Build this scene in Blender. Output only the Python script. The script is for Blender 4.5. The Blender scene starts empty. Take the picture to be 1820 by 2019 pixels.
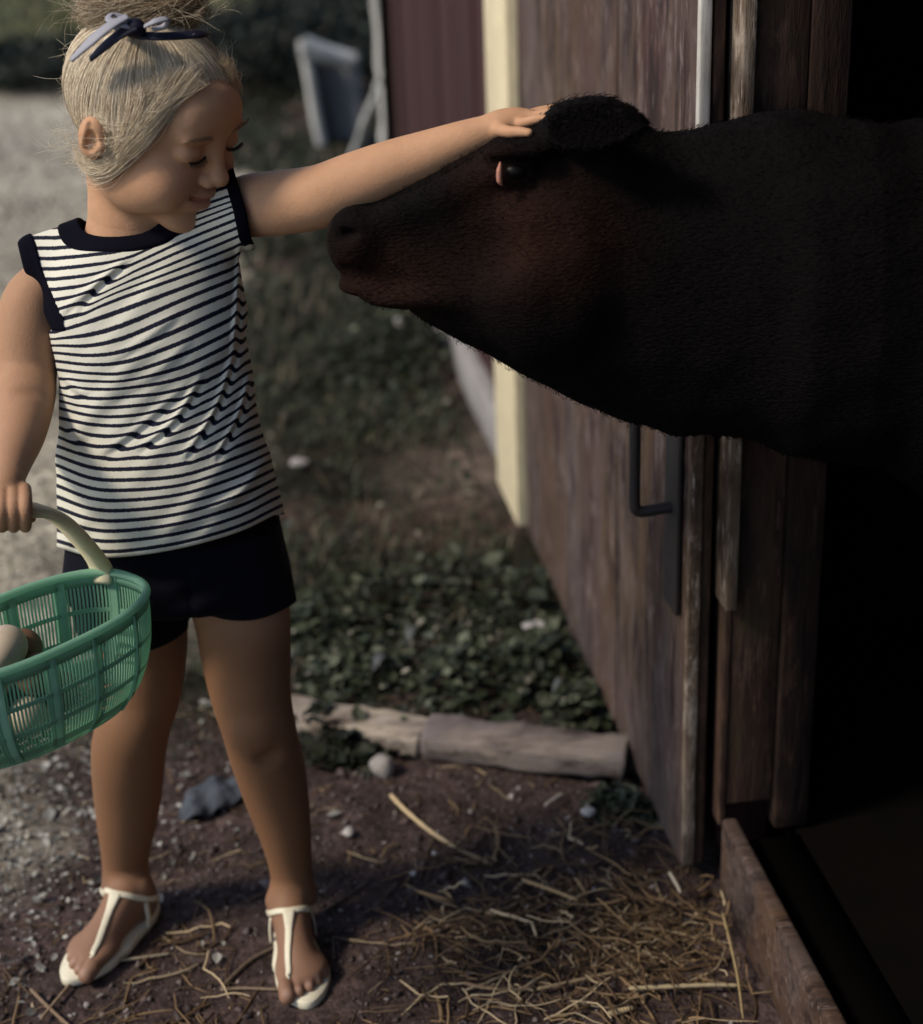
import bpy, math, random
import numpy as np
from mathutils import Vector
SC = bpy.context.scene
rng = np.random.default_rng(7); random.seed(7)

# ---------------------------------------------------------------- camera
F = 3200.; CX = 910.; CY = 1009.5; H = 1.35
PIT = math.radians(23); ROL = math.radians(2.2)
R0 = np.array([1., 0, 0]); U0 = np.array([0, math.sin(PIT), math.cos(PIT)]); FW = np.array([0, math.cos(PIT), -math.sin(PIT)])
RT = R0*math.cos(ROL) - U0*math.sin(ROL); UP = U0*math.cos(ROL) + R0*math.sin(ROL)
CAM = np.array([0, 0, H])
cd = bpy.data.cameras.new('camera'); cam = bpy.data.objects.new('camera', cd); SC.collection.objects.link(cam)
cd.sensor_fit = 'VERTICAL'; cd.sensor_height = 36; cd.lens = 36*F/2019.; cd.clip_start = .05; cd.clip_end = 400
from mathutils import Matrix
M_ = Matrix.Identity(4)
for i in range(3):
    M_[i][0] = RT[i]; M_[i][1] = UP[i]; M_[i][2] = -FW[i]; M_[i][3] = CAM[i]
cam.matrix_world = M_
cd.dof.use_dof = True; cd.dof.focus_distance = 1.72; cd.dof.aperture_fstop = 3.0
SC.camera = cam
# ---------------------------------------------------------------- world, sun, exposure
SUNV = np.array([-.66, -.27, .70]); SUNV /= np.linalg.norm(SUNV)
w = bpy.data.worlds.new("World"); SC.world = w; w.use_nodes = True
nt = w.node_tree; bg = nt.nodes['Background']; sky = nt.nodes.new('ShaderNodeTexSky'); sky.sky_type = 'NISHITA'
sky.sun_disc = False; sky.sun_elevation = math.asin(SUNV[2]); sky.sun_rotation = math.atan2(SUNV[0], SUNV[1])
nt.links.new(sky.outputs[0], bg.inputs[0]); bg.inputs[1].default_value = .115
sl = bpy.data.lights.new('sun', 'SUN'); sl.energy = 2.3; sl.angle = math.radians(11); sl.color = (1, .87, .68)
so = bpy.data.objects.new('sun', sl); SC.collection.objects.link(so)
so.rotation_euler = Vector(SUNV).to_track_quat('Z', 'Y').to_euler()
SC.view_settings.view_transform = 'Standard'; SC.view_settings.look = 'None'; SC.view_settings.exposure = .44; SC.view_settings.gamma = 1

def ray(px, py): return FW + RT*(px-CX)/F + UP*(CY-py)/F
def W(px, py, Y):
    d = ray(px, py); return CAM + d*(Y/d[1])
def G(px, py, z=0.):
    d = ray(px, py); return CAM + d*((z-H)/d[2])
def proj(P):
    q = P - CAM; de = q@FW
    return CX + F*(q@RT)/de, CY - F*(q@UP)/de
def mpp(px, py, Y): return Y/ray(px, py)[1]/F     # metres per photo pixel at that point

# ---------------------------------------------------------------- object helpers
def link(o, parent=None, label=None, cat=None, group=None, kind=None):
    SC.collection.objects.link(o)
    if parent is not None: o.parent = parent; 
    if label: o['label'] = label
    if cat: o['category'] = cat
    if group: o['group'] = group
    if kind: o['kind'] = kind
    return o
def empty(name, loc, label, cat, group=None):
    o = bpy.data.objects.new(name, None); o.location = loc; o.empty_display_size = .05
    link(o, None, label, cat, group); return o
def mk(name, V, Fc, mat=None, parent=None, label=None, cat=None, group=None, kind=None, smooth=True, attrs=None):
    """V in world space; stored relative to the parent's origin"""
    V = np.asarray(V, dtype=np.float64)
    off = np.zeros(3)
    if parent is not None:
        p = parent
        while p is not None: off += np.array(p.location); p = p.parent
    elif cat or kind == 'x':
        off = V.mean(0); off[2] = V[:, 2].min()
    me = bpy.data.meshes.new(name)
    Vl = V - off
    if isinstance(Fc, np.ndarray):
        k = Fc.shape[1]; n = len(Fc)
        me.vertices.add(len(Vl)); me.vertices.foreach_set('co', Vl.astype(np.float32).ravel())
        me.loops.add(n*k); me.loops.foreach_set('vertex_index', Fc.astype(np.int32).ravel())
        me.polygons.add(n); me.polygons.foreach_set('loop_start', np.arange(0, n*k, k, dtype=np.int32))
        me.polygons.foreach_set('loop_total', np.full(n, k, dtype=np.int32))
        me.update(calc_edges=True); me.validate()
    else:
        me.from_pydata([tuple(v) for v in Vl], [], [tuple(f) for f in Fc]); me.update()
    if smooth: me.polygons.foreach_set('use_smooth', [True]*len(me.polygons))
    if attrs:
        for an, av in attrs.items():
            av = np.asarray(av, dtype=np.float32)
            if av.ndim == 1:
                a = me.attributes.new(an, 'FLOAT', 'POINT'); a.data.foreach_set('value', av)
            else:
                a = me.color_attributes.new(an, 'FLOAT_COLOR', 'POINT')
                a.data.foreach_set('color', np.concatenate([av, np.ones((len(av), 1))], 1).astype(np.float32).ravel())
    if mat: me.materials.append(mat)
    o = bpy.data.objects.new(name, me)
    if parent is None: o.location = off
    return link(o, parent, label, cat, group, kind)
def boxes(lst):
    """list of (origin, ax, ay, az) full-edge boxes -> V,F"""
    V = []; Fq = []
    for o, a, b, c in lst:
        o, a, b, c = map(np.asarray, (o, a, b, c)); i = len(V)
        if np.dot(np.cross(a, b), c) < 0: o = o + a; a = -a
        V += [o, o+a, o+a+b, o+b, o+c, o+a+c, o+a+b+c, o+b+c]
        Fq += [[i, i+3, i+2, i+1], [i+4, i+5, i+6, i+7], [i, i+1, i+5, i+4], [i+1, i+2, i+6, i+5], [i+2, i+3, i+7, i+6], [i+3, i, i+4, i+7]]
    return np.array(V, float), np.array(Fq)
def bevel(o, wd=.003, seg=2):
    m = o.modifiers.new('bevel', 'BEVEL'); m.width = wd; m.segments = seg; m.limit_method = 'ANGLE'; return o
def tubes(paths, rad, k=3, closed=False, flat=None):
    """paths (n,m,3), rad (n,m) -> V,F quads; ends tapered by rad"""
    paths = np.asarray(paths, float); n, m, _ = paths.shape; rad = np.broadcast_to(rad, (n, m))
    if closed: T = np.roll(paths, -1, 1) - np.roll(paths, 1, 1)
    else: T = np.gradient(paths, axis=1)
    T /= np.linalg.norm(T, axis=2, keepdims=True)+1e-12
    ref = np.zeros_like(T); ref[..., 2] = 1
    par = np.abs(T[..., 2]) > .95
    if flat is not None: ref = np.broadcast_to(flat, T.shape).copy()
    elif par.any() : ref = np.broadcast_to(np.array([.31, .9, .3]), T.shape).copy()
    A = np.cross(T, ref); A /= np.linalg.norm(A, axis=2, keepdims=True)+1e-9
    B = np.cross(T, A)
    ang = np.arange(k)*2*np.pi/k
    V = paths[:, :, None] + rad[:, :, None, None]*(A[:, :, None]*np.cos(ang)[None, None, :, None] + B[:, :, None]*np.sin(ang)[None, None, :, None])
    V = V.reshape(-1, 3)
    idx = np.arange(n*m*k).reshape(n, m, k)
    if closed: nx = np.roll(idx, -1, 1)
    else: nx = idx[:, 1:]; idx = idx[:, :-1]
    q = np.stack([idx, np.roll(idx, -1, 2), np.roll(nx, -1, 2), nx], -1).reshape(-1, 4)
    return V, q
def strap(path, wd, th, nrm, closed=False):
    """flat band along a path; wd (m,), nrm (m,3) outward"""
    path = np.asarray(path, float); m = len(path)
    T = (np.roll(path, -1, 0)-np.roll(path, 1, 0)) if closed else np.gradient(path, axis=0)
    T /= np.linalg.norm(T, axis=1, keepdims=True)+1e-12
    N = nrm - (nrm*T).sum(1, keepdims=True)*T; N /= np.linalg.norm(N, axis=1, keepdims=True)+1e-12
    B = np.cross(T, N); wd = np.broadcast_to(wd, (m,))
    prof = [(-.5, -.5), (-.5, .25), (-.3, .5), (.3, .5), (.5, .25), (.5, -.5)]
    V = np.stack([path + B*(wd*a)[:, None] + N*(th*b) for a, b in prof], 1).reshape(-1, 3)
    k = len(prof); idx = np.arange(m*k).reshape(m, k)
    nx = np.roll(idx, -1, 0) if closed else idx[1:]; id0 = idx if closed else idx[:-1]
    q = np.stack([id0, nx, np.roll(nx, -1, 1), np.roll(id0, -1, 1)], -1).reshape(-1, 4)
    q = [list(f) for f in q]
    if not closed: q += [list(idx[0]), list(idx[-1][::-1])]
    return V, q
def spl(pts, n):
    """Catmull-Rom through points (any width) -> n samples"""
    P = np.asarray(pts, float); P = np.vstack([2*P[0]-P[1], P, 2*P[-1]-P[-2]])
    t = np.linspace(0, len(P)-3-1e-9, n); i = t.astype(int); f = (t-i)[:, None]
    a, b, c, d = P[i], P[i+1], P[i+2], P[i+3]
    return .5*((2*b)+(-a+c)*f+(2*a-5*b+4*c-d)*f**2+(-a+3*b-3*c+d)*f**3)
def join(parts):
    Vs = []; Fs = []; n = 0
    for V, Q in parts:
        Vs.append(np.asarray(V)); Fs += [[i+n for i in f] for f in (Q.tolist() if isinstance(Q, np.ndarray) else Q)]; n += len(V)
    return np.vstack(Vs), Fs

# value noise (numpy)
_perm = rng.random((32, 32, 32))
def vnoise(P, s=1.):
    P = np.asarray(P)*s; i = np.floor(P).astype(int); f = P-i; f = f*f*(3-2*f); o = 0
    for a in (0, 1):
        for b in (0, 1):
            for c in (0, 1):
                wgt = (f[:, 0] if a else 1-f[:, 0])*(f[:, 1] if b else 1-f[:, 1])*(f[:, 2] if c else 1-f[:, 2])
                o = o + wgt*_perm[(i[:, 0]+a) % 32, (i[:, 1]+b) % 32, (i[:, 2]+c) % 32]
    return o*2-1
def fbm(P, s=1., o=3): return sum(vnoise(P+k*7.3, s*2**k)/2**k for k in range(o))

# ---------------------------------------------------------------- signed distance modelling
def smin(a, b, k): h = np.clip(.5+.5*(b-a)/k, 0, 1); return b*(1-h)+a*h-k*h*(1-h)
def smax(a, b, k): return -smin(-a, -b, k)
def cap(P, a, b, ra, rb):
    a = np.asarray(a); b = np.asarray(b); ab = b-a; t = np.clip(((P-a)@ab)/(ab@ab+1e-12), 0, 1)
    return np.linalg.norm(P-a-t[:, None]*ab, axis=1)-(ra+t*(rb-ra))
def ell(P, c, r, B=None):
    q = P-np.asarray(c)
    if B is not None: q = q@np.asarray(B).T
    r = np.asarray(r); k0 = np.linalg.norm(q/r, axis=1); k1 = np.linalg.norm(q/(r*r), axis=1)+1e-9
    return k0*(k0-1)/k1
def chain(P, pts, rad, k=.012, n=None):
    if n: pr = spl(np.c_[pts, rad], n); pts = pr[:, :3]; rad = pr[:, 3]
    d = None
    for i in range(len(pts)-1):
        e = cap(P, pts[i], pts[i+1], rad[i], rad[i+1]); d = e if d is None else (np.minimum(d, e) if n else smin(d, e, k))
    return d
EDG = [((0,0,0),(1,0,0)),((0,1,0),(1,1,0)),((0,0,1),(1,0,1)),((0,1,1),(1,1,1)),((0,0,0),(0,1,0)),((1,0,0),(1,1,0)),((0,0,1),(0,1,1)),((1,0,1),(1,1,1)),((0,0,0),(0,0,1)),((1,0,0),(1,0,1)),((0,1,0),(0,1,1)),((1,1,0),(1,1,1))]
def isomesh(f, lo, hi, h, proj_steps=2):
    lo = np.asarray(lo, float); hi = np.asarray(hi, float); B = 8
    nb = np.ceil((hi-lo)/(h*B)).astype(int)
    bi = np.stack(np.meshgrid(*[np.arange(k) for k in nb], indexing='ij'), -1).reshape(-1, 3)
    cen = lo+(bi+.5)*B*h; dc = f(cen)
    N = nb*B; D = np.empty(N, np.float32)
    Dv = D.reshape(nb[0], B, nb[1], B, nb[2], B).transpose(0, 2, 4, 1, 3, 5)
    Dc = np.where(dc < 0, -1., 1.).reshape(nb)
    Dv[...] = Dc[..., None, None, None]
    near = np.abs(dc) < B*h*.87*1.6+.004
    nb_i = bi[near]; loc = np.stack(np.meshgrid(*[np.arange(B)]*3, indexing='ij'), -1).reshape(-1, 3)
    for s in range(0, len(nb_i), 400):
        q = nb_i[s:s+400]; P = lo+((q[:, None]*B+loc[None]).reshape(-1, 3))*h
        v = f(P).reshape(len(q), B, B, B); Dv[q[:, 0], q[:, 1], q[:, 2]] = v
    D = Dv.transpose(0, 3, 1, 4, 2, 5).reshape(N)
    s = D < 0
    n0, n1, n2 = N-1
    cnt = np.zeros((n0, n1, n2), np.int8)
    for a in (0, 1):
        for b in (0, 1):
            for c in (0, 1): cnt += s[a:a+n0, b:b+n1, c:c+n2]
    act = (cnt > 0) & (cnt < 8); I = np.argwhere(act)
    vid = np.full((n0, n1, n2), -1, np.int64); vid[act] = np.arange(len(I))
    acc = np.zeros((len(I), 3)); num = np.zeros(len(I))
    for e0, e1 in EDG:
        a = D[tuple((I+e0).T)]; b = D[tuple((I+e1).T)]; cr = (a < 0) != (b < 0)
        t = np.where(cr, a/(a-b+1e-12), 0)
        p = np.array(e0)+t[:, None]*(np.array(e1)-np.array(e0)); acc += p*cr[:, None]; num += cr
    V = lo+(I+acc/num[:, None])*h
    Q = []
    for ax in range(3):
        o1, o2 = [(1, 2), (2, 0), (0, 1)][ax]
        sl0 = [slice(0, N[0]-1), slice(0, N[1]-1), slice(0, N[2]-1)]; sl1 = list(sl0); sl1[ax] = slice(1, N[ax])
        ch = s[tuple(sl0)] != s[tuple(sl1)]
        ch[tuple([slice(0, 1) if i == o1 else slice(None) for i in range(3)])] = False
        ch[tuple([slice(0, 1) if i == o2 else slice(None) for i in range(3)])] = False
        J = np.argwhere(ch); ins = s[tuple(J.T)]
        d1 = np.zeros(3, int); d1[o1] = 1; d2 = np.zeros(3, int); d2[o2] = 1
        q = np.stack([vid[tuple((J-d1-d2).T)], vid[tuple((J-d2).T)], vid[tuple(J.T)], vid[tuple((J-d1).T)]], 1)
        q[~ins] = q[~ins][:, ::-1]; Q.append(q[(q >= 0).all(1)])
    Q = np.vstack(Q)
    for _ in range(proj_steps):
        e = h*.5; d = f(V); g = np.stack([f(V+np.eye(3)[i]*e)-d for i in range(3)], 1)/e
        gn = (g*g).sum(1)+1e-6; st = -(d/gn)[:, None]*g
        ln = np.linalg.norm(st, axis=1, keepdims=True); V = V+st*np.minimum(1, h*.7/(ln+1e-9))
    return V, Q

# ---------------------------------------------------------------- materials
def MAT(name, base, rough=.7, sub=0, spec=.3, attr=None, noise=None, bump=None, sheen=0, fac_attr=None, coat=0):
    """noise: (scale, (darkcol), amount, stretch) ; bump: (scale, strength, stretch)"""
    m = bpy.data.materials.new(name); m.use_nodes = True; t = m.node_tree; b = t.nodes['Principled BSDF']
    b.inputs['Roughness'].default_value = rough; b.inputs['Specular IOR Level'].default_value = spec
    b.inputs['Sheen Weight'].default_value = sheen; b.inputs['Coat Weight'].default_value = coat
    tc = t.nodes.new('ShaderNodeTexCoord'); gm = t.nodes.new('ShaderNodeNewGeometry')
    col = None
    if attr:
        a = t.nodes.new('ShaderNodeAttribute'); a.attribute_name = attr; col = a.outputs['Color']
        mu = t.nodes.new('ShaderNodeMix'); mu.data_type = 'RGBA'; mu.blend_type = 'MULTIPLY'; mu.inputs[0].default_value = 1
        t.links.new(col, mu.inputs[6]); mu.inputs[7].default_value = (*base, 1); col = mu.outputs[2]
    else:
        r = t.nodes.new('ShaderNodeRGB'); r.outputs[0].default_value = (*base, 1); col = r.outputs[0]
    for sc, dark, amt, st in (noise or []):
        mp = t.nodes.new('ShaderNodeMapping'); mp.inputs['Scale'].default_value = st; t.links.new(gm.outputs['Position'], mp.inputs[0])
        n = t.nodes.new('ShaderNodeTexNoise'); n.inputs['Scale'].default_value = sc; n.inputs['Detail'].default_value = 6; n.inputs['Roughness'].default_value = .65
        t.links.new(mp.outputs[0], n.inputs[0])
        cr = t.nodes.new('ShaderNodeMapRange'); cr.inputs[1].default_value = .38; cr.inputs[2].default_value = .66; cr.inputs[3].default_value = 0; cr.inputs[4].default_value = amt
        t.links.new(n.outputs[0], cr.inputs[0])
        mx = t.nodes.new('ShaderNodeMix'); mx.data_type = 'RGBA'; t.links.new(cr.outputs[0], mx.inputs[0]); t.links.new(col, mx.inputs[6]); mx.inputs[7].default_value = (*dark, 1); col = mx.outputs[2]
    t.links.new(col, b.inputs['Base Color'])
    if sub:
        b.inputs['Subsurface Weight'].default_value = sub; b.inputs['Subsurface Radius'].default_value = (1, .35, .15); b.inputs['Subsurface Scale'].default_value = .006
    if bump:
        prev = None
        for sc, stg, st in bump:
            mp = t.nodes.new('ShaderNodeMapping'); mp.inputs['Scale'].default_value = st; t.links.new(gm.outputs['Position'], mp.inputs[0])
            n = t.nodes.new('ShaderNodeTexNoise'); n.inputs['Scale'].default_value = sc; n.inputs['Detail'].default_value = 5
            t.links.new(mp.outputs[0], n.inputs[0]); bp = t.nodes.new('ShaderNodeBump'); bp.inputs['Strength'].default_value = stg; bp.inputs['Distance'].default_value = .004
            t.links.new(n.outputs[0], bp.inputs['Height'])
            if prev: t.links.new(prev, bp.inputs['Normal'])
            prev = bp.outputs[0]
        t.links.new(prev, b.inputs['Normal'])
    return m
one = (1, 1, 1)
m_skin = MAT('skin', (1, 1, 1), .62, sub=.12, spec=.25, attr='tint', noise=[(22, (.20, .10, .055), .16, one), (120, (.26, .13, .08), .10, one)], bump=[(420, .14, one), (90, .08, one)])
m_hair = MAT('hair', (1, 1, 1), .5, spec=.35, attr='tint')
m_navy = MAT('navy_knit', (.0035, .0035, .008), .95, spec=.06, sheen=.0, bump=[(900, .3, one)])
m_short = MAT('shorts_cloth', (.0045, .0045, .010), .92, spec=.12, noise=[(14, (.010, .010, .018), .4, one)], bump=[(600, .3, one), (22, .5, one)])
m_cream = MAT('cream_plastic', (.86, .79, .56), .45, spec=.4, noise=[(40, (.45, .38, .25), .35, one)])
m_sandal = MAT('sandal_vinyl', (.70, .66, .52), .5, spec=.4, noise=[(60, (.45, .38, .28), .3, one)])
m_green = MAT('green_plastic', (.30, .54, .41), .5, spec=.35, noise=[(12, (.24, .46, .34), .5, one)], sub=.0)
m_calf = MAT('calf_coat', (1, 1, 1), .85, spec=.06, attr='tint', bump=[(160, .7, (1, 1, 2.2))])
m_fur = MAT('calf_fur', (1, 1, 1), .85, spec=.03, attr='tint')
m_nose = MAT('calf_nose', (.007, .0042, .004), .75, spec=.12, bump=[(200, .5, one)])
m_eye = MAT('eye', (.003, .0025, .0025), .4, spec=.15)
m_lid = MAT('eyelid_rim', (.42, .19, .14), .5, sub=.1)
m_lash = MAT('lash', (.03, .018, .012), .8)
m_brow = MAT('brow', (.30, .20, .12), .8)
m_white = MAT('white_paint', (.78, .69, .47), .6, noise=[(9, (.60, .52, .36), .6, (1, 1, .2)), (60, (.34, .28, .2), .45, (1, 1, .3))], bump=[(60, .4, (1, 1, .1))])
m_trim = MAT('chipped_white_paint', (.66, .65, .62), .65, noise=[(14, (.40, .38, .36), .5, (1, 1, .2)), (70, (.2, .15, .12), .45, (1, 1, .3))], bump=[(60, .5, (1, 1, .1))])
m_greyp = MAT('grey_paint', (.30, .29, .29), .7, noise=[(14, (.17, .15, .15), .7, (1, 1, .15))])
m_iron = MAT('rusty_iron', (.018, .018, .022), .55, spec=.4, noise=[(40, (.035, .02, .014), .6, one)], bump=[(120, .4, one)])
m_dark = MAT('dark_boards', (.0028, .0022, .002), .95, spec=.02, noise=[(5, (.002, .0018, .0016), .8, (1, 1, .15))])  # near-black base colour stands in for the shade inside the barn
m_tin = MAT('galvanised_sheet', (.19, .20, .23), .6, spec=.3, noise=[(4, (.12, .125, .15), .7, (1, 1, .4)), (30, (.15, .15, .17), .3, one)])
m_pale = MAT('pale_metal', (.64, .64, .62), .5, noise=[(20, (.22, .22, .24), .6, (1, 1, .3))])
m_rust = MAT('maroon_boards', (.050, .021, .022), .85, spec=.15, noise=[(5, (.018, .010, .012), .75, (1, 1, .12)), (16, (.09, .05, .05), .35, (1, 1, .06))], bump=[(60, .5, (1, 1, .06))])
m_roof = MAT('roofing', (.06, .06, .065), .7, noise=[(6, (.03, .03, .03), .6, one)])
m_straw = MAT('straw', (1, 1, 1), .65, spec=.25, attr='tint')
m_leaf = MAT('leaves', (1, 1, 1), .6, spec=.25, attr='tint')
m_stone = MAT('stone', (.30, .28, .27), .85, noise=[(30, (.16, .14, .14), .6, one)], bump=[(80, .6, one)])
m_chip = MAT('pale_chip', (.42, .40, .40), .8, noise=[(80, (.26, .24, .24), .5, one)])
m_scrap = MAT('blue_grey_rag', (.060, .070, .088), .8, noise=[(26, (.025, .028, .036), .7, one)], bump=[(70, .6, one)])
m_bark = MAT('bark', (.045, .032, .022), .9, bump=[(40, .8, (1, 1, .2))])
m_egg = MAT('egg_shell', (.50, .42, .33), .55, sub=.1, noise=[(90, (.38, .28, .2), .3, one)])
m_eggb = MAT('brown_egg_shell', (.16, .085, .05), .55, noise=[(90, (.10, .05, .03), .4, one)])
def translucent(m, col, w_):
    t = m.node_tree; tr = t.nodes.new('ShaderNodeBsdfTranslucent'); tr.inputs[0].default_value = (*col, 1); mx = t.nodes.new('ShaderNodeMixShader'); mx.inputs[0].default_value = w_
    t.links.new(t.nodes['Principled BSDF'].outputs[0], mx.inputs[1]); t.links.new(tr.outputs[0], mx.inputs[2]); t.links.new(mx.outputs[0], t.nodes['Material Output'].inputs[0])
translucent(m_green, (.46, .74, .58), .5); translucent(m_cream, (.85, .75, .5), .2)
# weathered red-brown door planks: peeled paint with grey and tan patches, vertical grain
def plank_mat(name, c1, c2, c3, c4, vert=True):
    m = bpy.data.materials.new(name); m.use_nodes = True; t = m.node_tree; b = t.nodes['Principled BSDF']; b.inputs['Roughness'].default_value = .85; b.inputs['Specular IOR Level'].default_value = .2
    g = t.nodes.new('ShaderNodeNewGeometry')
    def nz(sc, st, lo, hi, det=6):
        mp = t.nodes.new('ShaderNodeMapping'); mp.inputs['Scale'].default_value = st; t.links.new(g.outputs['Position'], mp.inputs[0])
        n = t.nodes.new('ShaderNodeTexNoise'); n.inputs['Scale'].default_value = sc; n.inputs['Detail'].default_value = det; n.inputs['Roughness'].default_value = .7; t.links.new(mp.outputs[0], n.inputs[0])
        r = t.nodes.new('ShaderNodeMapRange'); r.inputs[1].default_value = lo; r.inputs[2].default_value = hi; t.links.new(n.outputs[0], r.inputs[0]); return r.outputs[0], n.outputs[0]
    def mix(f, a, bb):
        x = t.nodes.new('ShaderNodeMix'); x.data_type = 'RGBA'; t.links.new(f, x.inputs[0])
        for s_, v in ((6, a), (7, bb)):
            if isinstance(v, tuple): x.inputs[s_].default_value = (*v, 1)
            else: t.links.new(v, x.inputs[s_])
        return x.outputs[2]
    v = (1, 1, .16) if vert else (.16, 1, 1)
    v2 = (1, 1, .35) if vert else (.35, 1, 1)
    a = mix(nz(3.2, v2, .40, .62)[0], c1, c2); a = mix(nz(5, v2, .46, .62)[0], a, c3); a = mix(nz(11, v2, .5, .66)[0], a, c4); a = mix(nz(22, (1, 1, .5) if vert else (.5, 1, 1), .56, .68)[0], a, tuple(q_*1.5 for q_ in c2)); f, raw = nz(34, v, .52, .66); a = mix(f, a, c4)
    f2, _ = nz(90, v, .56, .7); a = mix(f2, a, tuple(x*1.9 for x in c2))
    t.links.new(a, b.inputs['Base Color']); bp = t.nodes.new('ShaderNodeBump'); bp.inputs['Strength'].default_value = .9; bp.inputs['Distance'].default_value = .006
    t.links.new(raw, bp.inputs['Height']); t.links.new(bp.outputs[0], b.inputs['Normal']); return m
m_door = plank_mat('weathered_red_planks', (.070, .038, .034), (.108, .084, .080), (.088, .056, .034), (.022, .013, .014))
m_frame = plank_mat('dark_red_boards', (.050, .024, .018), (.070, .040, .030), (.052, .036, .022), (.022, .013, .012))
m_framed = plank_mat('shaded_red_boards', (.020, .010, .008), (.030, .017, .013), (.024, .015, .009), (.009, .006, .006))  # darker copy of the red boards, doorway shade painted into the colour
m_casing = plank_mat('bare_casing_wood', (.17, .12, .080), (.26, .22, .19), (.10, .065, .042), (.04, .026, .02))
m_timber_pale = plank_mat('whitewashed_timber', (.34, .29, .25), (.22, .19, .18), (.40, .35, .27), (.08, .06, .05), False)
m_sill = plank_mat('sill_wood', (.058, .036, .030), (.085, .062, .055), (.085, .046, .026), (.018, .011, .010), False)
m_timber = plank_mat('weathered_timber', (.17, .145, .145), (.12, .10, .105), (.25, .21, .18), (.045, .033, .03), False)

# ---------------------------------------------------------------- ground
def ground_mat():
    m = bpy.data.materials.new('ground_soil'); m.use_nodes = True; t = m.node_tree; b = t.nodes['Principled BSDF']; b.inputs['Roughness'].default_value = .95; b.inputs['Specular IOR Level'].default_value = .1
    a = t.nodes.new('ShaderNodeAttribute'); a.attribute_name = 'tint'; g = t.nodes.new('ShaderNodeNewGeometry')
    col = a.outputs['Color']
    for sc, lo, hi, mul in ((9, .42, .62, .55), (45, .45, .62, .5), (160, .5, .66, .45), (28, .56, .68, 1.7)):
        n = t.nodes.new('ShaderNodeTexNoise'); n.inputs['Scale'].default_value = sc; n.inputs['Detail'].default_value = 5; n.inputs['Roughness'].default_value = .65
        t.links.new(g.outputs['Position'], n.inputs[0]); r = t.nodes.new('ShaderNodeMapRange'); r.inputs[1].default_value = lo; r.inputs[2].default_value = hi; t.links.new(n.outputs[0], r.inputs[0])
        x = t.nodes.new('ShaderNodeMix'); x.data_type = 'RGBA'; x.blend_type = 'MULTIPLY'; t.links.new(r.outputs[0], x.inputs[0]); t.links.new(col, x.inputs[6]); x.inputs[7].default_value = (mul, mul, mul, 1); col = x.outputs[2]
    t.links.new(col, b.inputs['Base Color'])
    n = t.nodes.new('ShaderNodeTexNoise'); n.inputs['Scale'].default_value = 70; n.inputs['Detail'].default_value = 8; t.links.new(g.outputs['Position'], n.inputs[0])
    bp = t.nodes.new('ShaderNodeBump'); bp.inputs['Strength'].default_value = .8; bp.inputs['Distance'].default_value = .01; t.links.new(n.outputs[0], bp.inputs['Height']); t.links.new(bp.outputs[0], b.inputs['Normal'])
    return m
def sstep(a, b, x): t = np.clip((x-a)/(b-a), 0, 1); return t*t*(3-2*t)
def gz(x, y):
    P = np.stack([x, y, 0*x], 1); near = np.exp(-((x+.35)**2+(y-1.8)**2)/.25)
    z = .012*fbm(P, 4, 3)*(1-.7*near)+.02*vnoise(P, 1.1)*(1-near)
    return z
def zones(x, y):
    """weights gravel, grass, dirt"""
    P = np.stack([x, y, 0*x], 1); wob = .10*fbm(P, 2.2, 3)
    edge = np.interp(y, [0, 1.5, 2.0, 2.6, 4., 6.9, 9., 13, 20], [-1.2, -.98, -.72, -.62, -.66, -.95, -1.7, -3.2, -5])
    grav = sstep(.10, -.10, x-edge+wob*(1+y*.12)*1.3)
    far = sstep(9.6, 10.6, y+wob*3)
    dirt = sstep(2.55, 2.15, y+wob)*(1-grav)
    return grav*(1-far), np.clip(1-grav-dirt, 0, 1)*(1-far), dirt, far
def grid(x0, x1, y0, y1, nx, ny):
    X, Y = np.meshgrid(np.linspace(x0, x1, nx), np.linspace(y0, y1, ny)); x = X.ravel(); y = Y.ravel()
    i = np.arange(nx*ny).reshape(ny, nx); q = np.stack([i[:-1, :-1], i[:-1, 1:], i[1:, 1:], i[1:, :-1]], -1).reshape(-1, 4)
    return x, y, q
# graded sheet: fine near, coarse far, one object
gx = np.concatenate([-np.geomspace(80, 5, 16)[:-1], np.linspace(-5, -1.6, 60)[:-1], np.linspace(-1.6, .9, 260), np.geomspace(1.1, 80, 22)])
gy = np.concatenate([-np.geomspace(40, .6, 10), np.linspace(-.4, 1.2, 20)[:-1], np.linspace(1.2, 4, 290)[:-1], np.linspace(4, 16, 260)[:-1], np.geomspace(16.2, 150, 26)])
X, Y = np.meshgrid(gx, gy); x = X.ravel(); y = Y.ravel(); ii = np.arange(len(x)).reshape(len(gy), len(gx))
gq = np.stack([ii[:-1, :-1], ii[:-1, 1:], ii[1:, 1:], ii[1:, :-1]], -1).reshape(-1, 4)
zg, zr, zd, zf = zones(x, y)
c_grav = np.array([.50, .455, .37]); c_gr = np.array([.026, .024, .015]); c_dirt = np.array([.100, .070, .066]); c_far = np.array([.16, .155, .075])
P2 = np.stack([x, y, 0*x], 1); n1 = fbm(P2, 1.6, 3)[:, None]; n2 = sstep(.25, .7, fbm(P2+31, 3.1, 3))[:, None]
tint = zg[:, None]*c_grav*(1+.25*n1)+zr[:, None]*(c_gr*(1-n2)+n2*np.array([.085, .060, .048]))+zd[:, None]*c_dirt*(1+.3*n1)+zf[:, None]*c_far
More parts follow.
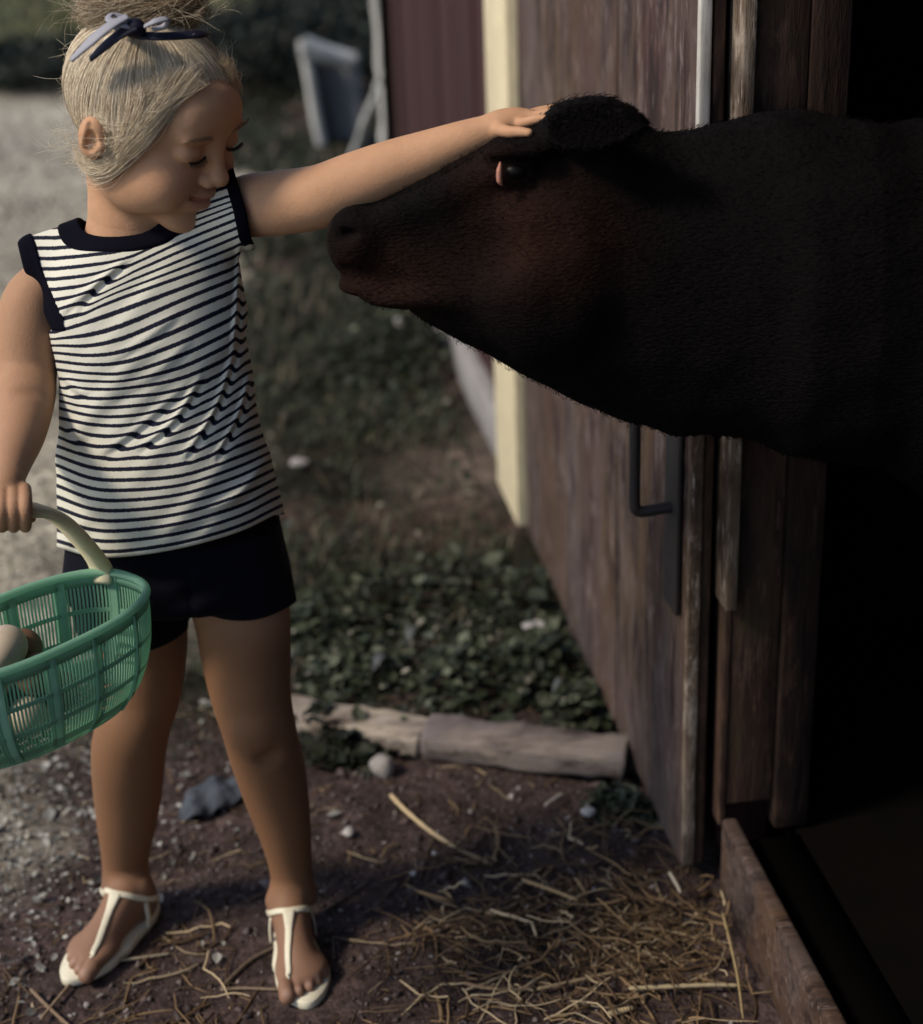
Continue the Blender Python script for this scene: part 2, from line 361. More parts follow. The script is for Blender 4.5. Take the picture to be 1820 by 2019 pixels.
# bare pinkish patch by the wall
for bx, by, br, bc in ((.0, 3.55, .16, (.26, .20, .17)), (-.03, 4.25, .12, (.17, .11, .11)), (.14, 2.62, .06, (.20, .16, .16))):
    k_ = np.exp(-(((x-bx)**2+((y-by)*.55)**2)/br**2)**1.5)*(1+.5*n1[:, 0]); k_ = np.clip(k_, 0, 1)[:, None]; tint = tint*(1-k_)+np.array(bc)*k_
mk('ground', np.stack([x, y, gz(x, y)], 1), gq, ground_mat(), kind='structure', label='dirt, gravel and rough ground of the farmyard', attrs={'tint': np.clip(tint, .003, 1)})

# ---------------------------------------------------------------- barn
A0 = G(1342, 1735); A1 = G(1040, 1072); uu = (A1-A0); Ld = np.linalg.norm(uu); uu /= Ld; nn = np.array([-uu[1], uu[0], 0.]); ZZ = np.array([0, 0, 1.])
def BW(s, t, z): return A0+uu*s+nn*t+ZZ*z
def bbox(s0, s1, t0, t1, z0, z1): return (BW(s0, t0, z0), uu*(s1-s0), nn*(t1-t0), ZZ*(z1-z0))
barn = empty('barn', BW(0, -.1, 0), 'dark red wooden barn filling the right side, with an open doorway', 'barn')
def bpart(name, lst, mat, bev=.003, parent=None, label=None):
    V, Q = boxes(lst); o = mk(name, V, Q, mat, parent or barn, label, smooth=False)
    if bev: bevel(o, bev)
    return o
S_END = 4.05; WT = -.055; WI = -.13
# outer wall: vertical boards beyond the door
lst = []; s = .0; rr = random.Random(3)
while s < S_END-.02:
    wd = min(.17, S_END-s); dt = rr.uniform(-.006, .006)
    lst.append(bbox(s+.004+(.022 if s == 0 else 0), s+wd-.004, WI, WT+dt, .03, 2.35)); s += wd
bpart('wall', lst, m_rust)
bpart('wall', [bbox(-3.6, -1.25, WI, WT, 0, 2.35), bbox(-1.25, .02, WI, WT, 1.95, 2.35)], m_rust, label='maroon boarded wall near the viewer and above the doorway')
bpart('foundation_board', [bbox(1.25, S_END, WT, WT+.035, -.02, .10)], m_greyp, label='pale grey board along the foot of the far wall')
bpart('corner_board', [bbox(S_END-.10, S_END+.012, WT+.008, WT+.03, 0, 2.3)], m_dark, label='near-black corner board at the far end of the wall')
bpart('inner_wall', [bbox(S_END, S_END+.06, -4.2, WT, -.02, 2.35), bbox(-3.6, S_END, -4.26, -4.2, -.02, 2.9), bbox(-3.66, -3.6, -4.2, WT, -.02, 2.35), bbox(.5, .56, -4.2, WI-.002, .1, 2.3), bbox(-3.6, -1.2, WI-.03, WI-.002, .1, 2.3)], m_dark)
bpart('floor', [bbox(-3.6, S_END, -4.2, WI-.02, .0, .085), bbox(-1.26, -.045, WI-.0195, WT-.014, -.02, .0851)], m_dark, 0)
roof = bpart('roof', [(BW(-3.9, .55, 2.30), uu*(S_END+4.3), nn*-5.1+ZZ*.9, ZZ*.05)], m_roof)  # unseen roof, its eave drawn out to shade the wall and doorway
# door frame (reveal facing the viewer), lighter casing edge, threshold
bpart('door_frame', [bbox(-.032, .015, WI+.012, WT, .915, 1.95), bbox(-.024, .015, WI+.012, WT+.006, .13, .905)], m_frame, .003, label='dark red-brown door post')
mid = .905
zc = 0.46
barn_c = bpart('casing', [bbox(-.045, .012, WT+.002, WT+.017, .43, 1.95)], m_casing, .002, label='weathered bare wood casing strip, broken off low down')
bpart('casing', [bbox(-.026, .012, WT+.002, WT+.012, .10, .425)], m_frame, .002)
bpart('door_frame', [bbox(-.034, .015, WI-.035, WI+.0115, .09, 1.95)], m_framed, .002, label='inner door post with the doorway shade put into its colour')
thr = bpart('threshold', [bbox(-1.26, -.03, WT-.012, WT+.010, -.02, .115), ], m_sill, .006, label='worn timber sill across the bottom of the doorway')
# door
DZ0, DZ1 = .02, 1.93
door = bpart('door', [bbox(.004+i*(Ld-.01)/3, (i+1)*(Ld-.01)/3-.0005, -.028, 0+rr.uniform(-.0015, .0015), DZ0+rr.uniform(0, .012), DZ1) for i in range(3)], m_door, .002, label='weathered red-brown plank door standing open along the wall')
bpart('edge_batten', [bbox(-.010, .0025, -.016, .001, DZ0+.01, .72)], m_casing, .002, door, 'thin bare wooden strip down the lower door edge')
bpart('edge_batten', [bbox(-.010, .0025, -.013, .001, .7205, DZ1)], m_trim, .002, door, 'white painted strip down the upper door edge')
bpart('edge_batten', [bbox(-.006, .0025, -.030, -.0165, DZ0+.01, DZ1)], m_frame, .002, door)
bpart('cream_board', [bbox(Ld-.001, Ld+.245, -.028, .020, DZ0+.02, DZ1)], m_white, .003, door, 'broad cream-painted board at the far end of the door')
# iron pull handle and strap on the door, close to the near edge
def onwall(px, py, t=0.):   # point on the door plane seen at that pixel
    d = ray(px, py); k = ((BW(0, t, 0)-CAM)@nn)/(d@nn); return CAM+d*k
def st(p): q = p-A0; return q@uu, q[2]
h1 = st(onwall(1278, 985)); h0 = (h1[0], h1[1]+.34)
sr = st(onwall(1344, 1200)); 
ss = .05; sh = h1[0]
h1 = st(onwall(1330, 990)); TO = .056
hp = [BW(ss, .004, h1[1]), BW(ss, .02, h1[1]-.001), BW(ss, TO-.012, h1[1]-.003), BW(ss, TO-.003, h1[1]), BW(ss, TO, h1[1]+.012), BW(ss, TO, h1[1]+.08), BW(ss, TO, h1[1]+.17), BW(ss, TO-.003, h1[1]+.182), BW(ss, TO-.012, h1[1]+.186), BW(ss, .004, h1[1]+.186)]
V, Q = tubes([spl(hp, 60)], np.full((1, 60), .0075), 8)
hd = mk('handle', V, Q, m_iron, door, 'black iron pull handle')
V, Q = boxes([bbox(ss-.03, ss+.03, .0022, .009, sr[1]-.01, h1[1]+.30)]); bevel(mk('strap_plate', V, Q, m_iron, door, 'long dark iron strap behind the handle', smooth=False), .002)

# downspout pole at the far corner, brace and leaning sheet
def rod(a, b, r, name, label, cat, mat, k=10, n=14, wob=.004, group=None):
    a = np.array(a); b = np.array(b); t = np.linspace(0, 1, n)[:, None]; p = a+(b-a)*t; p = p+wob*rng.normal(size=p.shape)*(t*(1-t)*4)
    V, Q = tubes([p], np.full((1, n), r), k); Q = Q.tolist(); Q.append(list(range(k))[::-1]); Q.append(list(range(len(V)-k, len(V))))
    return mk(name, V, Q, mat, None, label, cat, group)
pb = G(770, 385); pb[2] = 0; py_ = pb[1]
rod([pb[0], py_, -.05], W(738, -60, py_), .021, 'pole', 'pale grey upright pole beside the dark far end of the barn wall', 'pole', m_pale)
ya = py_-.12
rod([*G(690, 335)[:2], 0.02], W(766, 118, ya), .016, 'prop_stick', 'thin pale slanting stick propped against the upright pole', 'stick', m_pale)
# galvanised sheet, bent, standing: traced at its own distance with thickness
ys = 7.6
def sheet():
    n, m = 14, 10; V = []
    for j in range(m+1):
        for i in range(n+1):
            u_ = i/n; v_ = j/m
            xl = 596+(632-596)*v_; xr = 702+(722-702)*v_; top = 78+(104-78)*u_**.6; bot = 290
            px = xl+(xr-xl)*u_; py = top+(bot-top)*v_
            V.append(W(px, py, ys+.10*math.sin(u_*3.1)-.12*(1-v_)))
    V = np.array(V); k = n+1; Q = [[j*k+i, (j+1)*k+i, (j+1)*k+i+1, j*k+i+1] for j in range(m) for i in range(n)]
    return V, Q
V, Q = sheet(); sroot = empty('metal_sheet', tuple(W(660, 290, ys)), 'dull grey sheet metal panel with a pale rim, left of the pole', 'metal sheet')
o = mk('panel', V, Q, m_tin, sroot); md = o.modifiers.new('s', 'SOLIDIFY'); md.thickness = .012
rim = spl([W(596, 78, ys-.15), W(612, 160, ys-.14), W(622, 225, ys-.13), W(634, 285, ys-.12)], 24)
V, Q = tubes([rim], np.full((1, 24), .026), 8); 
rim2 = spl([W(597, 90, ys-.15), W(630, 103, ys-.13), W(665, 112, ys-.10), W(700, 120, ys-.08)], 24)
V2, Q2 = tubes([rim2], np.linspace(.05, .035, 24)[None], 8); V, Q = join([(V, Q), (V2, Q2)]); mk('rim', V, Q, m_pale, sroot)

# ---------------------------------------------------------------- timbers on the ground
def timber(name, a, b, wd, ht, mat, label, seed):
    a = np.array(a); b = np.array(b); d = b-a; L = np.linalg.norm(d); d /= L; s_ = np.cross(ZZ, d); s_ /= np.linalg.norm(s_)
    n = 60; prof = []
    for k in range(28):
        th = 2*math.pi*k/28; c, s2 = math.cos(th), math.sin(th); e = .42
        prof.append((math.copysign(abs(c)**e, c)*.5, math.copysign(abs(s2)**e, s2)*.5))
    V = []
    for i in range(n+1):
        t = i/n; p = a+d*L*t
        for q0, q1 in prof:
            pt = p+s_*q0*wd+ZZ*(q1*ht+ht*.5); V.append(pt)
    V = np.array(V); nz = fbm(V*np.array([1, 1, 1])+seed, 14, 3); V += (s_*.4+ZZ)[None]*(nz*.0045+.003*fbm(V*np.array([.3, 1, 1])+seed, 60, 2))[:, None]+d[None]*(fbm(V+seed+9, 30, 2)*.004)[:, None]
    k = 28; Q = [[i*k+j, (i+1)*k+j, (i+1)*k+(j+1) % k, i*k+(j+1) % k] for i in range(n) for j in range(k)]; Q.append(list(range(k))); Q.append([n*k+j for j in range(k)][::-1])
    return mk(name, V, Q, mat, None, label, 'timber', 'old timbers laid across the yard')
# top face lines from the photo: upper edge (570,1350)-(840,1385) / (840,1398)-(1215,1440); lower edge (590,1415)-(820,1455) / (830,1460)-(1220,1490)
hT = .05
c1 = (G(530, 1345, hT)+G(540, 1405, hT))/2; c2 = (G(845, 1386, hT)+G(828, 1458, hT))/2
c3 = (G(850, 1392, hT)+G(832, 1462, hT))/2; c4 = (G(1222, 1440, hT)+G(1222, 1492, hT))/2
for c_ in (c1, c2, c3, c4): c_[2] = -.004
for c_ in (c1, c2): c_[2] = -.018
timber('timber', c1+np.array([0, .012, 0]), c2+np.array([0, .012, 0]), .080, .052, m_timber_pale, 'pale whitewashed timber lying on the grass edge right behind the girl\'s knee', 1.)
timber('timber', c3+np.array([0, .008, 0]), c4+np.array([.012, .004, 0]), .078, .050, m_timber, 'pinkish-grey timber with a dark front face, ending at the foot of the barn door', 5.)

# ---------------------------------------------------------------- girl
def PW(l):
    a = np.array(l, float); return np.array([W(*r[:3]) for r in a]), np.array([r[3]*mpp(*r[:3]) for r in a])
YG = 1.74
# right arm (left in the picture) and left arm (reaching right)
ra_p, ra_r = PW([(98, 545, 1.765, 40), (66, 590, 1.76, 56), (54, 650, 1.75, 62), (50, 730, 1.735, 61), (47, 785, 1.705, 60), (38, 850, 1.65, 52), (22, 910, 1.58, 40), (12, 955, 1.53, 31)])
la_p, la_r = PW([(425, 432, 1.765, 40), (485, 408, 1.745, 60), (560, 399, 1.72, 63), (630, 388, 1.705, 62), (700, 362, 1.70, 61), (770, 334, 1.695, 56), (850, 304, 1.69, 48), (920, 275, 1.685, 38), (985, 250, 1.68, 28)])
# hand resting on the calf's forehead
def Hh(px, py, Y): return W(px, py, Y)
lh_palm = [(985, 249, 1.68, 24), (1015, 240, 1.68, 22), (1040, 236, 1.68, 20)]
lh_f = [[(1035, 231, 1.700, 12), (1062, 221, 1.704, 10.5), (1082, 217, 1.706, 9.5), (1099, 219, 1.706, 8.5)],
        [(1038, 233, 1.688, 12), (1068, 222, 1.688, 11), (1090, 216, 1.688, 10), (1110, 219, 1.687, 8.5)],
        [(1036, 237, 1.674, 12), (1064, 228, 1.670, 11), (1085, 223, 1.667, 10), (1103, 226, 1.665, 8.5)],
        [(1030, 243, 1.662, 11), (1052, 237, 1.654, 9.5), (1069, 234, 1.650, 8.5), (1083, 237, 1.647, 7.5)]]
lh_t = [(985, 256, 1.664, 14), (1004, 260, 1.650, 12), (1024, 260, 1.640, 10.5), (1043, 262, 1.633, 8.5)]
# fist round the basket handle
rh_palm = [(12, 955, 1.530, 29), (12, 985, 1.527, 34), (25, 992, 1.525, 31)]
rh_f = []
for i, (fx, L_) in enumerate([(50, 1.0), (27, 1.06), (4, 1.03), (-17, .9)]):
    rh_f.append([(fx-2, 965, 1.523, 14), (fx, 984, 1.500, 13.5), (fx+1, 1006, 1.492, 13), (fx+1, 1024+4*L_, 1.500, 12.5), (fx, 1036+4*L_, 1.516, 11), (fx-2, 1030, 1.532, 9)])
rh_t = [(30, 975, 1.543, 15), (48, 990, 1.555, 13), (58, 1010, 1.550, 11), (62, 1022, 1.543, 9)]
# legs
rl_p, rl_r = PW([(275, 1180, 1.77, 92), (283, 1270, 1.77, 86), (277, 1360, 1.765, 80), (264, 1425, 1.755, 73), (254, 1480, 1.765, 73), (252, 1550, 1.785, 68), (250, 1620, 1.80, 58), (247, 1690, 1.82, 46), (245, 1748, 1.83, 42)])
ll_p, ll_r = PW([(462, 1150, 1.76, 98), (478, 1220, 1.75, 94), (486, 1300, 1.74, 87), (496, 1375, 1.73, 78), (508, 1425, 1.725, 73), (524, 1490, 1.735, 70), (543, 1560, 1.75, 64), (560, 1630, 1.76, 53), (572, 1700, 1.77, 43), (578, 1762, 1.77, 40)])

class Foot:
    def __init__(s, heel, toe, side):
        s.h = np.array(heel, float); s.h[2] = .006; d = np.array(toe, float)-s.h; d[2] = 0; d /= np.linalg.norm(d)
        s.B = np.array([d, np.cross(ZZ, d)*1., ZZ]); s.m = side   # rows: forward, left-lateral, up ; m=+1 if big toe on +lateral
    def w(s, f, l, u): return s.h+f*s.B[0]+l*s.m*s.B[1]+u*s.B[2]
    def sdf(s, P, ank):
        w_ = s.w
        d = ell(P, w_(.024, 0, .022), (.027, .024, .025), s.B)
        d = smin(d, cap(P, w_(.03, 0, .028), w_(.115, -.002, .018), .024, .020), .012)
        d = smin(d, ell(P, w_(.118, -.002, .015), (.034, .033, .017), s.B), .010)
        d = smin(d, cap(P, w_(.036, 0, .06), w_(.10, .003, .028), .026, .018), .015)
        d = smin(d, cap(P, ank, w_(.030, 0, .045), .025, .024), .014)
        d = smin(d, ell(P, w_(.034, .021, .060), (.010, .009, .011), s.B), .010); d = smin(d, ell(P, w_(.030, -.021, .054), (.010, .009, .011), s.B), .010)
        toes = None
        for l0, l1, f1, r_ in ((.020, .021, .163, .0105), (.006, .0065, .158, .0078), (-.006, -.0075, .152, .0073), (-.017, -.019, .143, .0068), (-.026, -.029, .132, .0066)):
            a_ = w_(.125, l0, .014); b_ = w_(f1-.012, l1, .0125); c_ = w_(f1, l1, .0085)
            e = smin(cap(P, a_, b_, r_*.95, r_*.9), cap(P, b_, c_, r_*.95, r_), .003)
            toes = e if toes is None else np.minimum(toes, e)
        d = smin(d, toes, .0045)
        return smax(d, -(P[:, 2]-.0055), .002)
fl = Foot(G(572, 1822), G(604, 1990), -1)     # her left foot (right in picture), big toe on picture left
fr = Foot(G(300, 1792), G(140, 1940), 1)
# side sign: lateral +B1 = left of the forward direction. forward is towards the camera, so left of it is picture right.
fl.m = -1; fr.m = 1

def leg_sdf(P, pts, rad, ft, calfshift):
    d = chain(P, pts, rad, n=60)
    d = smin(d, ft.sdf(P, pts[-1]), .012)
    return d
def legL(P):
    d = leg_sdf(P, ll_p, ll_r, fl, 0)
    k = ll_p[4]; d = smin(d, ell(P, k+np.array([-.004, -.030, .004]), (.021, .014, .024)), .014); d = smax(d, -ell(P, k+np.array([.020, -.044, -.030]), (.016, .010, .010)), .016)           # kneecap
    d = smin(d, ell(P, ll_p[5]+np.array([.006, .022, -.02]), (.030, .026, .060)), .02)           # calf muscle
    return d
def legR(P):
    d = leg_sdf(P, rl_p, rl_r, fr, 0)
    d = smin(d, ell(P, rl_p[3]+np.array([0, -.026, .002]), (.022, .016, .026)), .02)
    d = smin(d, ell(P, rl_p[5]+np.array([0, .022, 0]), (.030, .026, .060)), .02)
    return d
def armR(P):
    d = chain(P, ra_p, ra_r, n=60); p, r = PW(rh_palm); d = smin(d, chain(P, p, r), .012)
    # elbow crease
    d = smax(d, -cap(P, W(10, 752, 1.665), W(118, 785, 1.685), .003, .003), .012)
    fs = None
    for f in rh_f+[rh_t]:
        p, r = PW(f); e = chain(P, p, r, n=18); fs = e if fs is None else smin(fs, e, .0022)
    return smin(d, fs, .005)
def armL(P):
    d = chain(P, la_p, la_r, n=70); p, r = PW(lh_palm); d = smin(d, chain(P, p, r), .012)
    fs = None
    for f in lh_f+[lh_t]:
        p, r = PW(f); e = chain(P, p, r, n=18); fs = e if fs is None else smin(fs, e, .0022)
    return smin(d, fs, .006)

# ---- head
YAW, PI_, RO_ = math.radians(59), math.radians(24), math.radians(4)
Fh = np.array([math.sin(YAW)*math.cos(PI_), -math.cos(YAW)*math.cos(PI_), -math.sin(PI_)])
Rh = np.array([-math.cos(YAW), -math.sin(YAW), 0.]); Uh = np.cross(Rh, Fh)
Rh, Uh = Rh*math.cos(RO_)-Uh*math.sin(RO_), Uh*math.cos(RO_)+Rh*math.sin(RO_)
HB = np.array([Fh, Rh, Uh]); HC = W(308, 224, 1.732); HS = 1.00
def hw(f, r, u): return HC+HS*(f*Fh+r*Rh+u*Uh)
def hl(P): return (P-HC)@HB.T/HS
def headL(q):   # q in head units (f, r, u)
    a = q.copy(); a[:, 1] = np.abs(a[:, 1])
    d = ell(q, (-.012, 0, .020), (.087, .074, .072))
    d = smin(d, ell(q, (.020, 0, -.030), (.060, .060, .071)), .02)
    d = smin(d, ell(a, (.047, .034, -.043), (.034, .030, .033)), .018)      # cheeks, full
    d = smin(d, ell(a, (.012, .042, -.060), (.038, .024, .032)), .02)       # jaw corner
    d = smin(d, ell(q, (.058, 0, -.090), (.024, .028, .019)), .02)         # chin
    d = smin(d, ell(q, (.066, 0, .030), (.022, .045, .032)), .02)           # forehead
    d = smax(d, -ell(a, (.096, .029, .003), (.020, .019, .013)), .014)      # eye hollows
    d = smin(d, ell(a, (.0700, .030, .0000), (.0125, .0155, .0110)), .005)   # lidded eyes
    d = smin(d, ell(a, (.0735, .028, .0175), (.008, .017, .0055)), .010)     # brow
    d = smin(d, cap(q, np.array([.079, 0, .008]), np.array([.0900, 0, -.021]), .0070, .0080), .013)   # nose
    d = smin(d, ell(q, (.0935, 0, -.027), (.0100, .0105, .0088)), .006)
    d = smin(d, ell(a, (.087, .0110, -.032), (.008, .0065, .0065)), .005)
    d = smax(d, -ell(a, (.0920, .0055, -.0385), (.0045, .0032, .003)), .002)
    d = smin(d, ell(q, (.074, 0, -.058), (.016, .026, .014)), .010)         # mouth mound
    z = q[:, 1]; up = -.0545+9.0*z*z
    fx = .0850-16*z*z
    li = np.sqrt((q[:, 0]-fx)**2+(q[:, 2]-up-.0035)**2)-(.0036-3*z*z*3); d = smin(d, np.where(np.abs(z) < .022, li, .02), .004)
    lo = np.sqrt((q[:, 0]-fx+.002)**2+(q[:, 2]-up+.0085)**2)-(.0046-3*z*z*4); d = smin(d, np.where(np.abs(z) < .018, lo, .02), .004)
    gr = np.sqrt(((q[:, 0]-fx-.004)*.6)**2+(q[:, 2]-up+.0018)**2)-.0022; d = smax(d, -np.where(np.abs(z) < .027, gr, .02), .003)
    # lid line
    ld = np.sqrt((a[:, 0]-.0835+8*(a[:, 1]-.030)**2)**2+((a[:, 2]+.0050-14*(a[:, 1]-.030)**2))**2)-.0013
    d = smax(d, -np.where(np.abs(a[:, 1]-.030) < .014, ld, .02), .002)
    # ears
    eo = ell(a, (-.014, .0785, -.015), (.0165, .010, .0235)); ei = ell(a, (-.009, .0885, -.015), (.0085, .008, .0135))
    rdg = cap(a, np.array([-.017, .086, .002]), np.array([-.018, .086, -.022]), .0022, .0026); tr = ell(a, (.003, .084, -.016), (.004, .004, .005))
    d = smin(d, smin(smin(smax(eo, -ei, .003), rdg, .003), tr, .003), .006)
    return d
nb = [hw(-.030, 0, -.055), W(262, 425, 1.765), W(262, 500, 1.77)]
def head(P):
    d = headL(hl(P))*HS
    d = smin(d, chain(P, np.array(nb), [.046, .045, .060]), .016)
    return d
body_parts = []
def add_body(f, lo, hi, h): 
    V, Q = isomesh(f, lo, hi, h); body_parts.append((V, Q)); return V
def bb(pts, m): pts = np.array(pts); return pts.min(0)-m, pts.max(0)+m
lo, hi = bb([hw(.1, .08, .1), hw(-.1, -.08, .1), hw(.1, 0, -.1), hw(-.09, .08, -.1), W(262, 470, 1.77), HC+.1, HC-.1], .035)
add_body(head, lo, hi, .0016)
lo, hi = bb(list(ra_p)+[W(-30, 1045, 1.48), W(80, 1045, 1.56), W(-30, 960, 1.5)], .045); add_body(armR, lo, hi, .0019)
lo, hi = bb(list(la_p)+[W(1115, 215, 1.70), W(1030, 300, 1.62)], .045); add_body(armL, lo, hi, .0019)
lo, hi = bb(list(rl_p)+[fr.w(.17, .04, 0), fr.w(.17, -.04, 0), fr.w(-.01, .04, 0), fr.w(-.01, -.04, 0)], .03); hi[2] = rl_p[0][2]+.05; lo[0] -= .02; hi[0] += .03; add_body(legR, lo, hi, .0022)
lo, hi = bb(list(ll_p)+[fl.w(.17, .04, 0), fl.w(.17, -.04, 0), fl.w(-.01, .04, 0), fl.w(-.01, -.04, 0)], .03); hi[2] = ll_p[0][2]+.05; lo[0] -= .03; hi[0] += .03; add_body(legL, lo, hi, .0022)

# ---- torso, shirt, shorts : stacked cross sections in z
def stack(P, keys, p=2.3):
    """keys rows: (px, py, half px, half depth m, Y centre)"""
    K = np.array(keys, float); C_ = np.array([W(a, b, e) for a, b, c, d, e in K]); hx = np.array([c*mpp(a, b, e) for a, b, c, d, e in K])
    z = C_[:, 2]; o = np.argsort(z); T = np.c_[C_[:, 0], C_[:, 1], hx, K[:, 3]][o]; z = z[o]
    zz = np.linspace(z[0], z[-1], 200); Ti = np.stack([np.interp(zz, z, T[:, j]) for j in range(4)], 1)
    ker = np.exp(-np.linspace(-2, 2, 25)**2); ker /= ker.sum(); Ti = np.stack([np.convolve(np.pad(Ti[:, j], 12, 'edge'), ker, 'valid') for j in range(4)], 1)
    Z = P[:, 2]; g = [np.interp(Z, zz, Ti[:, j]) for j in range(4)]
    q = ((np.abs(P[:, 0]-g[0])/g[2])**p+(np.abs(P[:, 1]-g[1])/g[3])**p)**(1/p)
    return (q-1)*np.minimum(g[2], g[3])*.85, z[0], z[-1]
shirt_keys = [(300, 420, 70, .045, 1.765), (290, 445, 110, .060, 1.765), (280, 480, 168, .072, 1.765), (284, 530, 186, .080, 1.76), (290, 600, 194, .086, 1.755), (297, 660, 190, .088, 1.75), (305, 740, 190, .088, 1.75), (312, 820, 196, .090, 1.75), (322, 900, 206, .094, 1.75), (333, 980, 220, .096, 1.755), (341, 1050, 222, .097, 1.76), (343, 1120, 219, .095, 1.76), (343, 1170, 215, .095, 1.76)]
SC_ZX = np.array([300, 500, 700, 1000, 1300, 1500.])*.361
SR = {0: (262, 245, 215, 120, 20, -50), 3: (432, 410, 372, 230, 110, 30), 6: (600, 570, 500, 380, 255, 175), 8: (717, 650, 575, 470, 360, 290), 9: (780, 715, 645, 535, 421, 350), 10: (815, 790, 730, 600, 480, 410), 11: (850, 850, 800, 670, 545, 475), 12: (890, 905, 875, 755, 620, 545), 13: (935, 955, 935, 830, 690, 610), 14: (980, 1003, 998, 900, 760, 680), 15: (1030, 1045, 1040, 965, 825, 745), 16: (1075, 1087, 1082, 1025, 895, 800), 17: (1110, 1140, 1130, 1090, 965, 870), 19: (1185, 1233, 1235, 1190, 1090, 990), 20: (1240, 1280, 1285, 1245, 1150, 1060), 25: (1500, 1575, 1585, 1560, 1460, 1375), 27: (1610, 1685, 1695, 1660, 1565, 1470), 32.6: (1950, 2003, 2003, 1955, 1870, 1775)}
sk = np.array(sorted(SR)); sv = np.array([SR[k] for k in sk])*.361+374.3
_cx = np.linspace(0, 1, 41); _p = spl(np.stack([SC_ZX]+list(sv), 1), 41); SC_ZX = _p[:, 0]; sv = _p[:, 1:].T
sk = np.r_[-6, sk, 38]; sv = np.vstack([sv[0]-6*20.5, sv, sv[-1]+5.4*20])
folds = [((330, 715), (560, 520), (700, 410), .7, 6), ((400, 715), (560, 520), (740, 380), .5, 5), ((600, 980), (830, 830), (1000, 700), .45, 7), ((1010, 1490), (1200, 1190), (1330, 780), 1., 4.5), ((750, 1450), (970, 1270), (1130, 1020), .9, 5), ((1180, 1490), (1320, 1230), (1385, 1000), 1., 4), ((560, 1470), (760, 1330), (1040, 1080), .6, 6),
         ((1290, 900), (1315, 600), (1330, 250), .9, 4), ((1080, 1800), (1330, 1690), (1500, 1480), .8, 7), ((340, 1040), (400, 1110), (470, 1150), .5, 5), ((380, 1280), (390, 1340), (460, 1400), .5, 5), ((860, 1900), (1180, 1800), (1490, 1600), .4, 7), ((620, 1180), (900, 1010), (1080, 830), .35, 8)]
FT = []
for a, b, c, amp, wd in folds:
    p = spl(np.array([a, b, c], float), 24)*.361; p[:, 1] += 374.3; FT.append((p, amp, wd))
def foldfield(px, py):
    """height (m, positive out) and stripe slip (stripes)"""
    h_ = np.zeros(len(px)); sl_ = np.zeros(len(px))
    for p, amp, wd in FT:
        dmin = np.full(len(px), 1e9); sg = np.zeros(len(px)); tt = np.zeros(len(px))
        for i in range(len(p)-1):
            a = p[i]; ab = p[i+1]-a; L2 = ab@ab; t = np.clip(((px-a[0])*ab[0]+(py-a[1])*ab[1])/L2, 0, 1)
            ex = px-a[0]-t*ab[0]; ey = py-a[1]-t*ab[1]; dd = np.hypot(ex, ey); m = dd < dmin
            dmin[m] = dd[m]; sg[m] = ((ex*ab[1]-ey*ab[0])/math.sqrt(L2))[m]; tt[m] = ((i+t)/(len(p)-1))[m]
        env = np.clip(np.minimum(tt, 1-tt)*4, 0, 1)**.7*amp; s_ = sg/wd
        h_ += env*(-.0026*np.exp(-(s_)**2)+.0030*np.exp(-((s_-1.9)/1.3)**2))
        steep = abs(p[-1, 1]-p[0, 1])/(np.linalg.norm(p[-1]-p[0])); sl_ += env*(.30 if steep > .62 else .04)*s_*np.exp(-(s_/2.4)**2)
    return h_, sl_
sh_a = [W(70, 500, 1.765), W(290, 440, 1.77), W(480, 413, 1.737)]
def torso0(P, off=0.):
    d, z0, z1 = stack(P, shirt_keys)
    d = smax(d, P[:, 2]-(z1-.012), .02)
    r = mpp(200, 470, 1.76)
    d = smin(d, cap(P, sh_a[0], sh_a[1], 36*r, 46*r), .035)
    d = smin(d, cap(P, sh_a[1], sh_a[2], 46*r, 78*r), .03)
    d = smin(d, ell(P, W(340, 985, 1.70), (.075, .05, .085)), .05)      # tummy
    return d-off
nbv = np.array(nb[1])-np.array(nb[0]); nbv = (np.array(nb[1])-np.array(nb[2])); nbv /= np.linalg.norm(nbv)
NK = W(262, 420, 1.768); nax = np.array([.05, -.36, .93]); nax /= np.linalg.norm(nax)
def neckr(P):
    q = P-NK; u = q@nax; rr_ = q-u[:, None]*nax; return np.sqrt((rr_[:, 0]/1.12)**2+(rr_[:, 1]/1.0)**2+(rr_[:, 2])**2), u
# armholes: spheres/planes cut
ahL = W(95, 560, 1.76); ahLn = np.array([-.96, -.05, .06]); ahLn /= np.linalg.norm(ahLn)
def hem_f(P):      # >0 below hem
    px, py = proj(P); yy = np.interp(px, SC_ZX, sv[-2]); return (py-yy)*6e-4
def side_left(P):  # >0 beyond the armhole seam, picture left
    px, py = proj(P); xs = np.interp(py, [440, 480, 530, 600, 650, 672], [20, 36, 48, 78, 104, 40]); return (xs-px)*5.6e-4
def side_right(P):
    px, py = proj(P); xs = np.interp(py, [330, 370, 420, 470, 520, 560], [458, 470, 484, 494, 520, 600]); return (px-xs)*5.6e-4
def shirt(P):
    px, py = proj(P); front = np.clip((1.80-P[:, 1])/.06, 0, 1); d = torso0(P, .0)
    hf, _ = foldfield(px, py); dg = np.stack([(px*.62+py*-.78)*.004, (px*.78+py*.62)*.034, P[:, 1]*3], 1); n_ = .0018*vnoise(P*np.array([1, 1, .7])+3, 16)+.0016*vnoise(dg+5, 1.)*np.clip((py-480)/100, 0, 1)
    d = d-hf*front-n_
    d = smax(d, hem_f(P), .003); d = smax(d, side_left(P), .003); d = smax(d, side_right(P), .003)
    nr, u = neckr(P); d = smax(d, -(nr-.056), .003)
    return d
slo, shi = bb([W(20, 480, 1.66), W(600, 360, 1.88), W(90, 1140, 1.6), W(590, 1140, 1.88)], .03)
